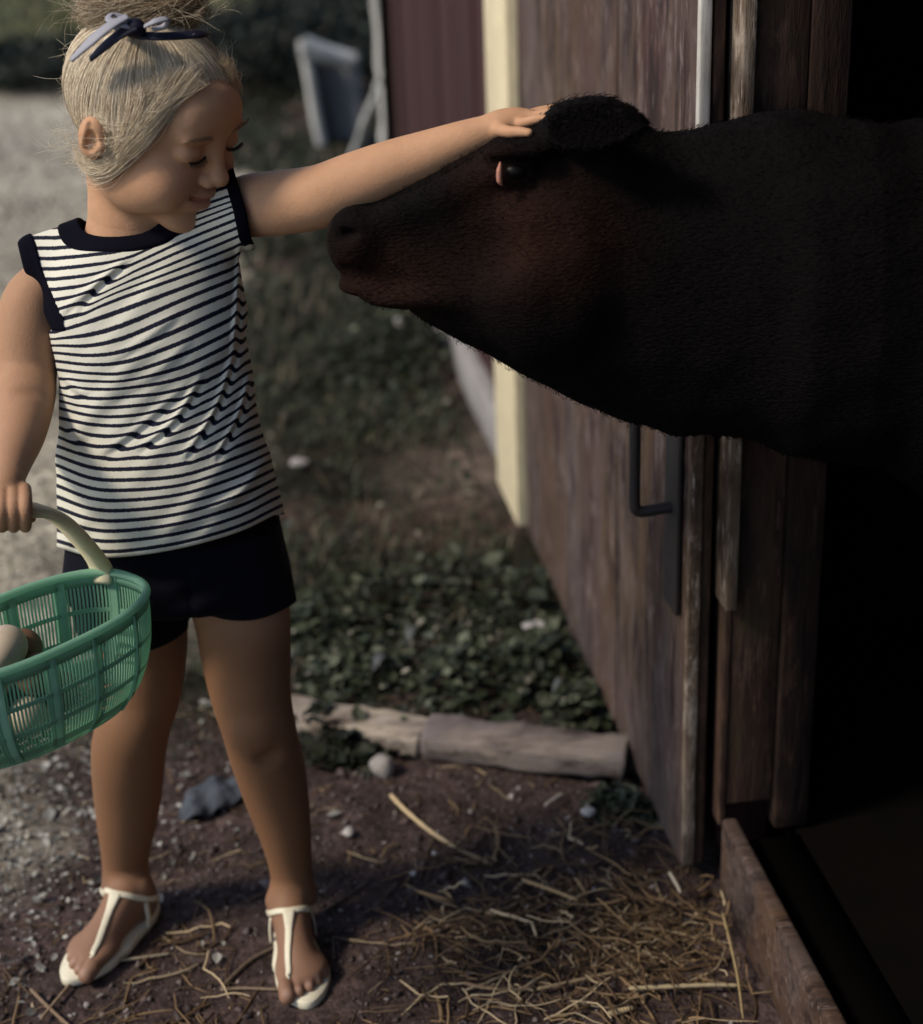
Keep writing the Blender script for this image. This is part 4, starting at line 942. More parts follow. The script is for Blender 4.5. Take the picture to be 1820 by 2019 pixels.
V2, Q2 = ear(1, lx(1180, 250, .060), lx(1245, 285, .17), (0, 1, .3), .034); ear_meshes.append((V2, Q2)); mk('ear', V2, Q2, m_calf, calf, attrs={'tint': np.tile(tE[:1], (len(V2), 1))})
for s_ in (1, -1):
    ec = eyec.copy(); ec[1] = YC+s_*(eyec[1]-YC)+s_*.006*(-1)*-1 if s_ > 0 else eyec[1]-.004
    if s_ < 0: ec = np.array([eyec[0], eyec[1]-.0015, eyec[2]])
    else: ec = np.array([eyec[0], 2*YC-eyec[1]+.0015, eyec[2]])
    V2, Q2 = isomesh(lambda P: ell(P, ec+[0, .0035*(1 if s_ < 0 else -1), 0], (.0130, .0095, .0085)), ec-.03, ec+.03, .0018); e_ = mk('eye', V2, Q2, m_eye, calf)
    yy = -1 if s_ < 0 else 1
    pl = np.array([ec+[-.0150, yy*.005, .011], ec+[-.0165, yy*.008, .003], ec+[-.0165, yy*.0085, -.006], ec+[-.0140, yy*.007, -.0115]])
    V2, Q2 = tubes([spl(pl, 18)], np.interp(np.linspace(0, 1, 18), [0, .3, .7, 1], [.0008, .0028, .0030, .0008])[None], 8); mk('eyelid', V2, Q2, m_lid, e_, 'pinkish inner rim of the eye')
# muzzle pad
V2, Q2 = isomesh(lambda P: smax(calf_f(P)-.0007, np.linalg.norm((P-W(655, 470, YC))*np.array([1, .7, .75]), axis=1)-.030-.006*fbm(P, 40, 2), .004), W(690, 470, YC)-[.05, .07, .08], W(690, 470, YC)+[.05, .07, .08], .0028)
mk('nose', V2, Q2, m_nose, calf)
# short hair coat: individual tapering hairs over head and neck, longer on the poll
me_ = body_c.data; off = np.array(calf.location)
fa = np.array(Q); cen = V[fa].mean(1); nrm = np.cross(V[fa[:, 2]]-V[fa[:, 0]], V[fa[:, 3]]-V[fa[:, 1]]); nrm /= np.linalg.norm(nrm, axis=1, keepdims=True)+1e-12
sel = np.where((cen[:, 0] < xb+.45) & (cen[:, 0] > W(700, 470, YC)[0]))[0]; pick = rng.choice(sel, 70000)
bp_ = cen[pick]+rng.normal(size=(len(pick), 3))*.0018; nn_ = nrm[pick]
hx, hy = proj(bp_); dirf = np.array([1, 0, -.25])+rng.normal(size=(len(pick), 3))*.28
topk = np.exp(-((hx-1170)/60)**2)*(hy < 300)
dirf = dirf*(1-.8*topk[:, None])+topk[:, None]*(np.array([.1, -.2, .5])+rng.normal(size=(len(pick), 3))*.5)
dirf -= (dirf*nn_).sum(1, keepdims=True)*nn_; dirf /= np.linalg.norm(dirf, axis=1, keepdims=True)
Lh = (.0020+.0022*rng.random(len(pick))+.004*topk)[:, None]
pth = np.stack([bp_-nn_*.001, bp_+dirf*Lh*.5+nn_*Lh*.10, bp_+dirf*Lh+nn_*Lh*.12], 1)
V2, Q2 = tubes(pth, np.array([[.0004, .0003, .0001]]), 3)
fc = np.array([.0034, .0027, .0030])*(1+rng.normal(size=(len(pick), 1))*.25)+(np.exp(-(((hx-1080)/130)**2+((hy-470)/110)**2))*(bp_[:, 0] < .35))[:, None]*np.array([.013, .005, .0032])
fur_parts = [(V2, Q2)]; fur_cols = [fc]
for EV, EQ in ear_meshes:
    fa2 = np.array(EQ); c2_ = EV[fa2].mean(1); n2_ = np.cross(EV[fa2[:, 2]]-EV[fa2[:, 0]], EV[fa2[:, 3]]-EV[fa2[:, 1]]); n2_ /= np.linalg.norm(n2_, axis=1, keepdims=True)+1e-12
    pk = rng.choice(len(c2_), 5000); bp2 = c2_[pk]+rng.normal(size=(5000, 3))*.001; n2_ = n2_[pk]; axd = np.array([.8, 0, .1])+rng.normal(size=(5000, 3))*.45; axd -= (axd*n2_).sum(1, keepdims=True)*n2_; axd /= np.linalg.norm(axd, axis=1, keepdims=True); L2_ = (.003+.004*rng.random(5000))[:, None]
    fur_parts.append(tubes(np.stack([bp2-n2_*.0006, bp2+axd*L2_*.5+n2_*L2_*.18, bp2+axd*L2_+n2_*L2_*.3], 1), np.array([[.0004, .00035, .0001]]), 3)); fur_cols.append(np.tile([.0040, .0032, .0034], (5000, 1)))
n0_ = 0; VV = np.vstack([a_[0] for a_ in fur_parts]); QQ = []
for a_ in fur_parts: QQ.append(a_[1]+n0_); n0_ += len(a_[0])
V2, Q2 = VV, np.vstack(QQ); fc = np.vstack(fur_cols)
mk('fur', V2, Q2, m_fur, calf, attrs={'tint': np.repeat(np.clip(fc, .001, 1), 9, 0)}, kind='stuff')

# ---------------------------------------------------------------- basket
bz = .596; bc = np.array([-.457, 1.519, 0]); BA, BBm = .1392, .0753; th0 = .868
ex = np.array([math.cos(th0), math.sin(th0), 0]); ey = np.array([-math.sin(th0), math.cos(th0), 0]); BH = .116
def bs(th, v):     # v: 0 bottom .. 1 rim
    k = .74+.26*(1-(1-min(max(v, 0), 1))**3.0)**.75
    c_, s_ = math.cos(th), math.sin(th); e_ = (abs(c_)**2.5+abs(s_)**2.5)**(-1/2.5)
    return bc+ZZ*(bz-BH*(1-v))+ex*(BA*k*c_*e_)+ey*(BBm*k*s_*e_)
basket = empty('basket', (float(bc[0]), float(bc[1]), bz-BH), 'green plastic openwork basket with a cream handle hanging from the girl\'s hand', 'basket')
def ring(v, hgt, th, name=None):   # horizontal band
    n = 140; V = []; 
    for i in range(n):
        a = 2*math.pi*i/n; p0 = bs(a, v-hgt/2/BH); p1 = bs(a, v+hgt/2/BH); o_ = bs(a, v)-bc; o_[2] = 0; o_ /= np.linalg.norm(o_)
        V += [p0-o_*th/2, p0+o_*th/2, p1+o_*th/2, p1-o_*th/2]
    Q = []
    for i in range(n):
        a, b = i*4, ((i+1) % n)*4
        for j in range(4): Q.append([a+j, b+j, b+(j+1) % 4, a+(j+1) % 4])
    return np.array(V), Q
def arcl(n):   # theta values evenly spaced by arc length
    t = np.linspace(0, 2*np.pi, 721); p = np.stack([BA*np.cos(t), BBm*np.sin(t)], 1); p = p*((np.abs(p[:, :1]/BA)**2.5+np.abs(p[:, 1:]/BBm)**2.5)**(-1/2.5)); l = np.r_[0, np.cumsum(np.linalg.norm(np.diff(p, axis=0), axis=1))]; return np.interp(np.arange(n)/n*l[-1], l, t)
def slat(a, w_, th, v0, v1, m=9):
    P_ = np.array([bs(a, v) for v in np.linspace(v0, v1, m)]); nr = P_-bc; nr[:, 2] = 0; return strap(P_, w_, th, nr)
parts = []
NS = 168; tl = arcl(NS)
for i, a in enumerate(tl):
    wide = (i % 14 == 7)
    if wide: parts.append(slat(a, .0135, .0030, .02, .97))
    else: parts.append(slat(a, .0021, .0016, .05, .95))
for v, hgt in ((.62, .0045), (.34, .0050), (.06, .017)): parts.append(ring(v, hgt, .0026))
V, Q = join(parts); mk('lattice_wall', V, Q, m_green, basket, smooth=False)
# floor grid
parts = []
for i in range(-9, 10):
    l_ = .0085*i*1.0*2; xx = i*.0165
    if abs(xx) < BA*.72: hy_ = BBm*.74*math.sqrt(1-(xx/(BA*.74))**2); parts.append(boxes([(bc+ZZ*(bz-BH+.001)+ex*(xx-.002)-ey*hy_, ex*.004, ey*2*hy_, ZZ*.0025)]))
for i in range(-5, 6):
    yy = i*.0125
    if abs(yy) < BBm*.72: hx_ = BA*.74*math.sqrt(1-(yy/(BBm*.74))**2); parts.append(boxes([(bc+ZZ*(bz-BH-.0015)+ey*(yy-.002)-ex*hx_, ex*2*hx_, ey*.004, ZZ*.0022)]))
V, Q = join(parts); mk('floor_grid', V, Q, m_green, basket, smooth=False)
V1, Q1 = ring(.945, .014, .0028); rp = np.array([bs(a, 1.0)+ZZ*.001 for a in np.linspace(0, 2*np.pi, 161)[:-1]]); V2, Q2 = tubes([rp], np.full((1, 160), .0048), 10, closed=True); V, Q = join([(V1, Q1), (V2, Q2)]); mk('rim', V, Q, m_green, basket, 'smooth solid green rim')
# handle : strap from end to end over the top
e1_ = G(192, 1136, bz)-bc; e1_[2] = 0; th1 = math.atan2(e1_@ey/BBm, e1_@ex/BA); eA = bs(th1, .93); eB = bs(th1+math.pi, .93)
apex = W(24, 1009, 1.512); hv = (eB-eA); 
pts = [eA-ZZ*.003, eA+ZZ*.020, W(160, 1062, 1.595), W(120, 1024, 1.565), W(75, 1005, 1.535), apex]
mir = [eB-ZZ*.003, eB+ZZ*.020]+[np.array([eB[0]+(eA[0]-p[0]), eB[1]+(eA[1]-p[1]), p[2]]) for p in pts[2:5]]
hpth = spl(np.array(pts+mir[::-1]), 80); cenr = (eA+eB)/2; nr = hpth-(cenr+ZZ*.0)
hw_ = np.interp(np.linspace(0, 1, 80), [0, .12, .40, .47, .53, .60, .88, 1], [.024, .027, .027, .024, .024, .027, .027, .024])
V, Q = strap(hpth, hw_, .0115, nr); hd_ = mk('handle', V, Q, m_cream, basket, 'cream plastic arched handle strap')
# eggs in the basket
def egg(p, r, mat, lab, rot):
    u_ = np.linspace(0, np.pi, 18); v_ = np.linspace(0, 2*np.pi, 25)[:-1]; V = []
    R_ = np.array(Matrix.Rotation(rot[0], 3, 'X') @ Matrix.Rotation(rot[1], 3, 'Z'))
    for a in u_:
        for b_ in v_: V.append(R_@np.array([r*math.sin(a)*math.cos(b_)*(1-.12*math.cos(a)), r*math.sin(a)*math.sin(b_)*(1-.12*math.cos(a)), r*1.32*math.cos(a)]))
    V = np.array(V); Q = [[i*24+j, (i+1)*24+j, (i+1)*24+(j+1) % 24, i*24+(j+1) % 24] for i in range(17) for j in range(24)]; zmin = V[:, 2].min(); V = V+np.array(p)-[0, 0, zmin]
    return mk('egg', V, Q, mat, None, lab, 'egg', 'eggs in the green basket')
fz = bz-BH+.004
def gxy(px, py, z): q_ = G(px, py, z); return (float(q_[0]), float(q_[1]))
e_l = [((-.500, 1.472), .0, 0, .0215, 'pale egg lying on the basket floor at the near end'), ((-.440, 1.535), 0, 1, .0215, 'brown egg on the basket floor, farthest right in the basket'), ((-.478, 1.517), 0, 1, .0205, 'brown egg on the basket floor at the back, left of the other brown one'), ((-.462, 1.484), 0, 0, .0210, 'pale egg on the basket floor against the near wall'),
       ((-.500, 1.493), .034, 0, .0210, 'pale egg of the middle layer at the near end'), ((-.455, 1.512), .036, 1, .0210, 'brown egg of the middle layer, right of the pale ones'), ((-.480, 1.505), .070, 0, .0225, 'large cream egg on top of the heap, showing over the basket rim'), ((-.474, 1.540), .050, 1, .0215, 'brown egg high on the heap behind the cream one')]
for (ex_, ey_), dz, br, r, lab in e_l: egg((ex_, ey_, fz+dz), r, m_eggb if br else m_egg, lab, (1.3+random.random()*.4, random.random()*3))

# ---------------------------------------------------------------- grass, weeds, straw, litter
def blades(x, y, hgt, wd, lean, cols, name, label, mat=None, m=4, z0=None):
    n = len(x); z = gz(x, y) if z0 is None else z0; a = rng.uniform(0, 2*np.pi, n); d = np.stack([np.cos(a), np.sin(a), 0*a], 1); s_ = np.stack([-d[:, 1], d[:, 0], 0*a], 1)
    V = np.zeros((n, m, 2, 3)); B0 = np.stack([x, y, z-.004], 1)
    for k in range(m):
        t = k/(m-1); c = B0+d*(lean*hgt*t*t)[:, None]+np.array([0, 0, 1])*(hgt*(t-.28*lean*t*t))[:, None]; w_ = wd*(1-t**1.6)*.5+.0002
        V[:, k, 0] = c-s_*w_[:, None]; V[:, k, 1] = c+s_*w_[:, None]
    i = np.arange(n*m*2).reshape(n, m, 2); q = np.stack([i[:, :-1, 0], i[:, :-1, 1], i[:, 1:, 1], i[:, 1:, 0]], -1).reshape(-1, 4)
    return mk(name, V.reshape(-1, 3), q, mat or m_leaf, kind='stuff', label=label, attrs={'tint': np.repeat(np.clip(cols, .002, 1), m*2, 0)})
def inside_barn(x, y, mrg=.02):
    return ((np.stack([x, y, 0*x], 1)-A0)@nn) < mrg
def feet_mask(x, y):
    m = np.zeros(len(x), bool)
    for ft in (fl, fr):
        q = np.stack([x, y, 0*x], 1)-ft.h; f_ = q@ft.B[0]; l_ = q@ft.B[1]; m |= (f_ > -.02) & (f_ < .19) & (np.abs(l_) < .045)
    return m
n = 85000; y = 2.1+rng.beta(1.1, 2.0, n)*7.5; x = rng.uniform(-1.9, .5, n)*(.35+y*.22)
g_, r_, d_, f_ = zones(x, y); P_ = np.stack([x, y, 0*x], 1); dens = r_*np.clip(.78+.8*fbm(P_, 2.4, 2), .15, 1)+.12*g_*(fbm(P_+5, 5, 2) > .35)
keep = (rng.random(n) < dens) & ~inside_barn(x, y, .03); x, y = x[keep], y[keep]; n = len(x)
lt = rng.random(n); c = np.where(lt[:, None] < .62, np.array([.026, .034, .017]), np.where(lt[:, None] < .84, np.array([.060, .066, .042]), np.array([.13, .105, .075])))*(1+.35*rng.normal(size=(n, 1)))
sc_ = np.clip(y/3, .8, 2.6); blades(x, y, rng.uniform(.02, .065, n)*np.sqrt(sc_), rng.uniform(.0025, .006, n)*sc_, rng.uniform(.2, 1.6, n), c, 'grass', 'rough dark grass and dead blades along the barn wall')
# broad-leaved weeds: leaf blades on short stems
def leaves(x, y, size, hgt, cols, name, label):
    n = len(x); z = gz(x, y)+hgt; c0 = np.stack([x, y, z], 1); a = rng.uniform(0, 2*np.pi, n); til = rng.uniform(-.7, .7, n)
    ax = np.stack([np.cos(a)*np.cos(til), np.sin(a)*np.cos(til), np.sin(til)], 1); s_ = np.stack([-np.sin(a), np.cos(a), rng.uniform(-.5, .5, n)], 1); s_ /= np.linalg.norm(s_, axis=1, keepdims=True); up = np.cross(ax, s_)
    prof = [(0, 0, 0), (.3, .32, .06), (.62, .30, .06), (1, 0, -.06), (.62, -.30, .06), (.3, -.32, .06), (.32, 0, -.03), (.64, 0, -.03)]
    V = np.stack([c0+(ax*p+s_*q+up*r)*size[:, None] for p, q, r in prof], 1); i = np.arange(n*8).reshape(n, 8)
    q = np.stack([i[:, [0, 6, 1, 1]], i[:, [1, 6, 7, 2]], i[:, [2, 7, 3, 3]], i[:, [0, 5, 6, 6]], i[:, [5, 4, 7, 6]], i[:, [4, 3, 7, 7]]], 1).reshape(-1, 4)
    F_ = [list(dict.fromkeys(f)) for f in q.tolist()]
    return V.reshape(-1, 3), F_, np.repeat(np.clip(cols, .002, 1), 8, 0)
n = 40000; y = 2.2+rng.beta(1.1, 1.6, n)*5.2; x = rng.uniform(-1.4, .5, n)*(.35+y*.22); g_, r_, d_, f_ = zones(x, y); P_ = np.stack([x, y, 0*x], 1)
keep = (rng.random(n) < r_*np.clip(.35+1.3*fbm(P_+9, 2.0, 2), .05, 1)) & ~inside_barn(x, y, .04); x, y = x[keep], y[keep]; n = len(x)
lt = rng.random(n)[:, None]; c = np.where(lt < .66, np.array([.022, .032, .018]), np.where(lt < .86, np.array([.055, .065, .050]), np.array([.17, .16, .13])))*(1+.3*rng.normal(size=(n, 1)))
V, Q, cc = leaves(x, y, rng.gamma(4, .0031, n)*np.clip(y/3, .9, 1.8), rng.uniform(.0, .05, n), c, '', ''); mk('ground_cover', V, Q, m_leaf, kind='stuff', label='low leafy weeds growing through the rough grass', attrs={'tint': cc}, smooth=False)
# a dark leafy clump under the calf's chin and a few separate weeds
def weed(cx, cy, R_, hgt, nl, label, dark=1., grp='weeds along the barn wall'):
    nl = int(nl*2.4); a = rng.uniform(0, 2*np.pi, nl); r = R_*np.sqrt(rng.random(nl)); x = cx+r*np.cos(a); y = cy+r*np.sin(a); hh = hgt*(1-(r/R_)**2)*rng.uniform(.3, 1, nl)
    lt = rng.random(nl)[:, None]; c = np.where(lt < .8, np.array([.020, .027, .014]), np.array([.075, .085, .058]))*dark*(1+.3*rng.normal(size=(nl, 1)))
    V, Q, cc = leaves(x, y, rng.gamma(5, .0036, nl)+.004, hh, c, '', '')
    wr = empty('weed', (cx, cy, float(gz(np.array([cx]), np.array([cy]))[0])), label, 'weed', grp)
    mk('foliage', V, Q, m_leaf, wr, attrs={'tint': cc}, smooth=False)
    pth = np.stack([np.stack([np.full(12, cx)+rng.normal(size=12)*.01, np.full(12, cy)+rng.normal(size=12)*.01, np.zeros(12)], 1), np.stack([x[:12]*.5+cx*.5, y[:12]*.5+cy*.5, hh[:12]*.7], 1), np.stack([x[:12], y[:12], hh[:12]+.01], 1)], 1)
    V, Q = tubes(pth, np.array([[.002, .0016, .0008]]), 4); mk('stem', V, Q, m_bark, wr)
p = G(770, 715); weed(p[0], p[1], .22, .16, 420, 'bushy dark green weed below the calf\'s muzzle', .8)
p = G(1100, 1300); weed(p[0]-.03, p[1], .10, .07, 160, 'leafy weed between the timber and the door foot')
p = G(640, 1235); weed(p[0], p[1], .12, .08, 160, 'low leafy weed just right of the girl\'s shorts', 1.2)
p = G(690, 1462); weed(p[0], p[1], .085, .035, 240, 'blackish tuft hiding the foot of the whitewashed timber', .45)
p = G(640, 1440); weed(p[0]-.01, p[1], .045, .06, 90, 'small dark upright tuft beside the girl\'s knee', .4)
p = G(1250, 1590); weed(p[0]-.02, p[1], .05, .05, 70, 'small dark weed at the near foot of the barn door')
for px_, py_, R_, n_, lab in ((700, 1330, .10, 150, 'leafy weed hugging the back of the whitewashed timber'), (930, 1350, .12, 170, 'leafy weed behind the joint of the two timbers'), (1150, 1400, .07, 120, 'leafy weed squeezed between the grey timber and the door'), (1040, 1180, .12, 170, 'leafy weed at the foot of the cream board'), (760, 1180, .14, 180, 'leafy weed in the grass halfway between shorts and door')):
    p = G(px_, py_); weed(p[0], p[1], R_, .07, n_, lab)
p = G(905, 1145); weed(p[0], p[1], .15, .07, 170, 'flat leafy weed in the middle of the grass strip')
# soil crumbs, gravel and leaf litter
def crumbs(x, y, size, cols, name, label, mat=m_leaf, flat=.6, sink=.2):
    n = len(x); oc = np.array([[1, 0, 0], [-1, 0, 0], [0, 1, 0], [0, -1, 0], [0, 0, 1], [0, 0, -1], [.6, .6, .5], [-.6, .6, .5], [.6, -.6, .5], [-.6, -.6, .5]])[:6]
    V = oc[None]*(size[:, None, None]*(1+.35*rng.normal(size=(n, 6, 1))))*np.array([1, 1, flat]); a = rng.uniform(0, 2*np.pi, n); ca, sa = np.cos(a)[:, None], np.sin(a)[:, None]
    V = np.stack([V[..., 0]*ca-V[..., 1]*sa*.7, V[..., 0]*sa+V[..., 1]*ca*.7, V[..., 2]+.3*V[..., 0]*rng.normal(size=(n, 1))], -1); V += np.stack([x, y, gz(x, y)+size*flat*(1-sink*2)*.4], 1)[:, None]
    f = np.array([[0, 2, 4], [2, 1, 4], [1, 3, 4], [3, 0, 4], [2, 0, 5], [1, 2, 5], [3, 1, 5], [0, 3, 5]]); q = (np.arange(n)[:, None, None]*6+f[None]).reshape(-1, 3)
    return mk(name, V.reshape(-1, 3), q, mat, kind='stuff', label=label, attrs={'tint': np.repeat(np.clip(cols, .002, 1), 6, 0)}, smooth=False)
n = 34000; y = 1.35+rng.beta(1, 2.4, n)*8; x = rng.uniform(-1.1, -.0, n)*(.62+y*.26); g_, r_, d_, f_ = zones(x, y); keep = (rng.random(n) < g_*.85) & ~feet_mask(x, y); x, y = x[keep], y[keep]; n = len(x)
c = np.array([.46, .43, .36])*rng.uniform(.5, 1.3, (n, 1)); crumbs(x, y, rng.gamma(2, .0016, n)*np.clip(y/2.5, .9, 3), c, 'gravel', 'pale gravel and crushed stone of the yard at left')
n = 26000; y = rng.uniform(1.3, 3.2, n); x = rng.uniform(-1., .38, n); g_, r_, d_, f_ = zones(x, y); keep = (rng.random(n) < d_+.12*r_+.2*g_) & ~inside_barn(x, y, .0) & ~feet_mask(x, y); x, y = x[keep], y[keep]; n = len(x)
lt = rng.random((n, 1)); c = np.where(lt < .75, np.array([.075, .054, .052]), np.where(lt < .95, np.array([.11, .088, .085]), np.array([.28, .25, .24])))*rng.uniform(.5, 1.4, (n, 1)); crumbs(x, y, rng.gamma(2, .0013, n), c, 'soil_crumbs', 'loose crumbs and specks of dark soil')
n = 2600; x = rng.normal(-.70, .16, n); y = rng.normal(2.02, .22, n); keep = ~feet_mask(x, y); x, y = x[keep], y[keep]; n = len(x); c = np.array([.24, .235, .215])*rng.uniform(.2, 1.6, (n, 1)); V, Q, cc = leaves(x, y, rng.gamma(2.2, .0032, n), rng.uniform(.001, .010, n), c, '', ''); mk('leaf_litter', V, Q, m_leaf, kind='stuff', label='pale dry leaf litter left of the girl\'s feet', attrs={'tint': cc}, smooth=False)
# straw: bent stalks lying on the dirt, thick by the doorway
def straws(x, y, L, r, cols, zh, name, label, curl=.5):
    n = len(x); a = rng.uniform(0, 2*np.pi, n); m = 7; P_ = np.zeros((n, m, 3)); c = np.stack([x, y, gz(x, y)+zh], 1); k1 = rng.normal(size=n)*curl; kink = rng.integers(1, m-1, n); ka = rng.normal(size=n)*curl*1.6
    pos = c.copy(); ang = a.copy()
    for k in range(m):
        P_[:, k] = pos; ang = ang+k1/m+np.where(kink == k, ka, 0); pos = pos+np.stack([np.cos(ang), np.sin(ang), 0*ang], 1)*(L/m)[:, None]
    P_[..., 2] += rng.normal(size=(n, m))*.0015+(rng.random((n, 1))*.02*zh[:, None]/.02)*np.linspace(-1, 1, m)[None]*rng.normal(size=(n, 1))*.6
    P_[..., 2] = np.maximum(P_[..., 2], gz(P_[..., 0].ravel(), P_[..., 1].ravel()).reshape(n, m)+.001)
    ins = inside_barn(P_[..., 0].ravel(), P_[..., 1].ravel(), -.05).reshape(n, m).any(1)|feet_mask(P_[..., 0].ravel(), P_[..., 1].ravel()).reshape(n, m).any(1); P_ = P_[~ins]; cols = cols[~ins]; r = r[~ins]
    V, Q = tubes(P_, r[:, None]*np.array([.9, 1, 1, 1, 1, .9, .5])[None], 4)
    return mk(name, V, Q, m_straw, kind='stuff', label=label, attrs={'tint': np.repeat(np.clip(cols, .002, 1), m*4, 0)})
def scol(n): 
    l = rng.random((n, 1)); return np.where(l < .5, np.array([.085, .052, .028]), np.where(l < .86, np.array([.22, .145, .078]), np.array([.46, .36, .23])))*rng.uniform(.6, 1.3, (n, 1))
pc = G(1180, 1830); n = 720; x = rng.normal(pc[0], .12, n); y = rng.normal(pc[1], .10, n); straws(x, y, rng.uniform(.02, .12, n), rng.gamma(3, .00030, n)+.0003, scol(n), rng.random(n)**2*.035, 'straw', 'tangled straw and hay heaped by the doorway', .8)
n = 620; x = rng.uniform(-.75, .36, n); y = rng.uniform(1.42, 1.82, n); straws(x, y, rng.uniform(.015, .13, n), rng.gamma(2.5, .00038, n)+.0002, scol(n), rng.random(n)*.006, 'straw', 'loose straw strewn over the dirt at the girl\'s feet', .45)
n = 500; x = rng.uniform(-.9, .25, n); y = rng.uniform(1.85, 2.6, n); straws(x, y, rng.uniform(.01, .06, n), rng.uniform(.0004, .0011, n), scol(n), rng.random(n)*.005, 'straw', 'thin scattering of straw bits behind the girl\'s feet', .5)
# single stalks one can point at
def stalk(pts, r, col, label, z=.004):
    P_ = np.array([G(px, py, z) for px, py in pts]); g0 = gz(P_[:, 0], P_[:, 1]); P_[:, 2] = np.maximum(g0, 0)+z; P_ = spl(P_, 30)
    V, Q = tubes([P_], (r*np.interp(np.linspace(0, 1, 30), [0, .05, .9, 1], [.6, 1, .8, .4])*(1+.12*np.sin(np.arange(30)*1.7)))[None], 6); Q = Q.tolist(); Q.append(list(range(6))[::-1]); Q.append(list(range(len(V)-6, len(V))))
    mk('straw_stalk', V, Q, m_straw, None, label, 'straw stalk', 'single straw stalks on the dirt', attrs={'tint': np.tile(np.array(col), (len(V), 1))})
stalk([(770, 1567), (800, 1598), (850, 1640), (900, 1672)], .0036, (.52, .40, .24), 'thick pale straw stalk slanting down from the round stone')
stalk([(905, 1676), (940, 1690), (970, 1705)], .0025, (.26, .19, .11), 'thinner brown stalk continuing from the end of the thick pale one')
stalk([(1240, 1949), (1330, 1945), (1400, 1942), (1460, 1943)], .0030, (.36, .29, .18), 'long level pale stalk nearest the doorway sill', .012)
stalk([(1060, 1950), (1130, 1935), (1240, 1910)], .0026, (.27, .20, .12), 'slightly slanting stalk left of the long level pale one', .010)
stalk([(915, 1938), (960, 1948), (1040, 1952)], .0024, (.25, .17, .10), 'dull brown stalk lying level right of the front sandal', .006)
stalk([(1200, 2000), (1225, 1993), (1250, 1986)], .0042, (.42, .33, .2), 'short fat pale stalk at the bottom edge of the picture', .006)
stalk([(1425, 1800), (1440, 1860), (1455, 1930), (1465, 2010)], .0019, (.30, .22, .11), 'thin golden stalk leaning along the foot of the timber sill', .02)
stalk([(435, 1952), (480, 1950), (550, 1953)], .0022, (.22, .16, .11), 'thin stalk touching the left side of the front sandal')
stalk([(640, 1800), (690, 1765), (745, 1730)], .0022, (.03, .02, .018), 'dark twig slanting up to the right from the front heel')
stalk([(435, 1950), (490, 1900), (545, 1870)], .0030, (.12, .085, .06), 'brown stalk slanting up towards the front foot')
stalk([(225, 1895), (300, 1885), (335, 1880)], .0020, (.26, .22, .16), 'pale stalk pointing right from the toes of the rear foot')
stalk([(80, 2010), (130, 1950), (165, 1905)], .0026, (.24, .17, .11), 'stalk at the lower left, crossing another by the rear foot')
stalk([(60, 1950), (100, 1990), (140, 2025)], .0026, (.20, .14, .09), 'stalk slanting down to the right at the lower left corner')
stalk([(1030, 1735), (1080, 1752), (1140, 1775)], .0028, (.33, .23, .12), 'golden stalk on the upper left of the straw heap', .030)
stalk([(1320, 1720), (1335, 1745), (1342, 1760)], .0028, (.34, .30, .24), 'pale short stalk at the foot of the door edge', .03)
stalk([(800, 1745), (850, 1770), (905, 1790)], .0020, (.24, .17, .10), 'thin stalk in the open dirt left of the straw heap')
stalk([(1075, 1588), (1095, 1574), (1110, 1564)], .0030, (.42, .38, .32), 'short whitish stick below the timber near the door')
# stones, chips
def rock(px, py, r, mat, name, label, cat, grp=None, sq=(1, .8, .75), seed=0, blocky=False):
    p = G(px, py, r*.4); n = 20
    V, Q = isomesh(lambda P: ell(P, np.array([p[0], p[1], r*.45]), (r*sq[0], r*sq[1], r*sq[2]))-r*.16*vnoise(P+seed, 1.2/r), np.array([p[0]-r*1.6, p[1]-r*1.6, -r]), np.array([p[0]+r*1.6, p[1]+r*1.6, r*2.2]), r/9); return mk(name, V, Q, mat, None, label, cat, grp)
rock(755, 1512, .019, m_stone, 'stone', 'round grey stone on the dirt in front of the whitewashed timber', 'stone', 'stones and chips on the dirt', (1, .95, 1.05), 1)
rock(688, 1640, .010, m_chip, 'stone_chip', 'small whitish chip right of the girl\'s shin', 'chip', 'stones and chips on the dirt', (.8, 1.2, .5), 2)
rock(1160, 1600, .011, m_chip, 'stone_chip', 'pinkish chip below the right end of the grey timber', 'chip', 'stones and chips on the dirt', (.9, 1.1, .5), 3)
rock(590, 913, .016, m_chip, 'stone', 'bright pale stone in the grass level with the girl\'s hem', 'stone', 'stones and chips on the dirt', (1.3, .9, .6), 4)
rock(572, 1288, .009, m_chip, 'stone_chip', 'bluish white chip beside the girl\'s thigh', 'chip', 'stones and chips on the dirt', (.8, .8, .8), 5)
rock(815, 1722, .005, m_chip, 'stone_chip', 'tiny cream chip above the thin stalk in the dirt', 'chip', 'stones and chips on the dirt', (1, 1, .8), 6)
rock(857, 1683, .004, m_chip, 'stone_chip', 'tiny white chip beside the lower end of the thick stalk', 'chip', 'stones and chips on the dirt', (1, 1, .8), 7)
rock(1060, 1235, .020, m_chip, 'stone', 'flat pale stone in the dark grass near the door', 'stone', 'stones and chips on the dirt', (1.4, .9, .4), 8)
rock(793, 638, .022, m_chip, 'stone', 'small pale stone just under the calf\'s muzzle', 'stone', 'stones and chips on the dirt', (1., .9, .8), 9)
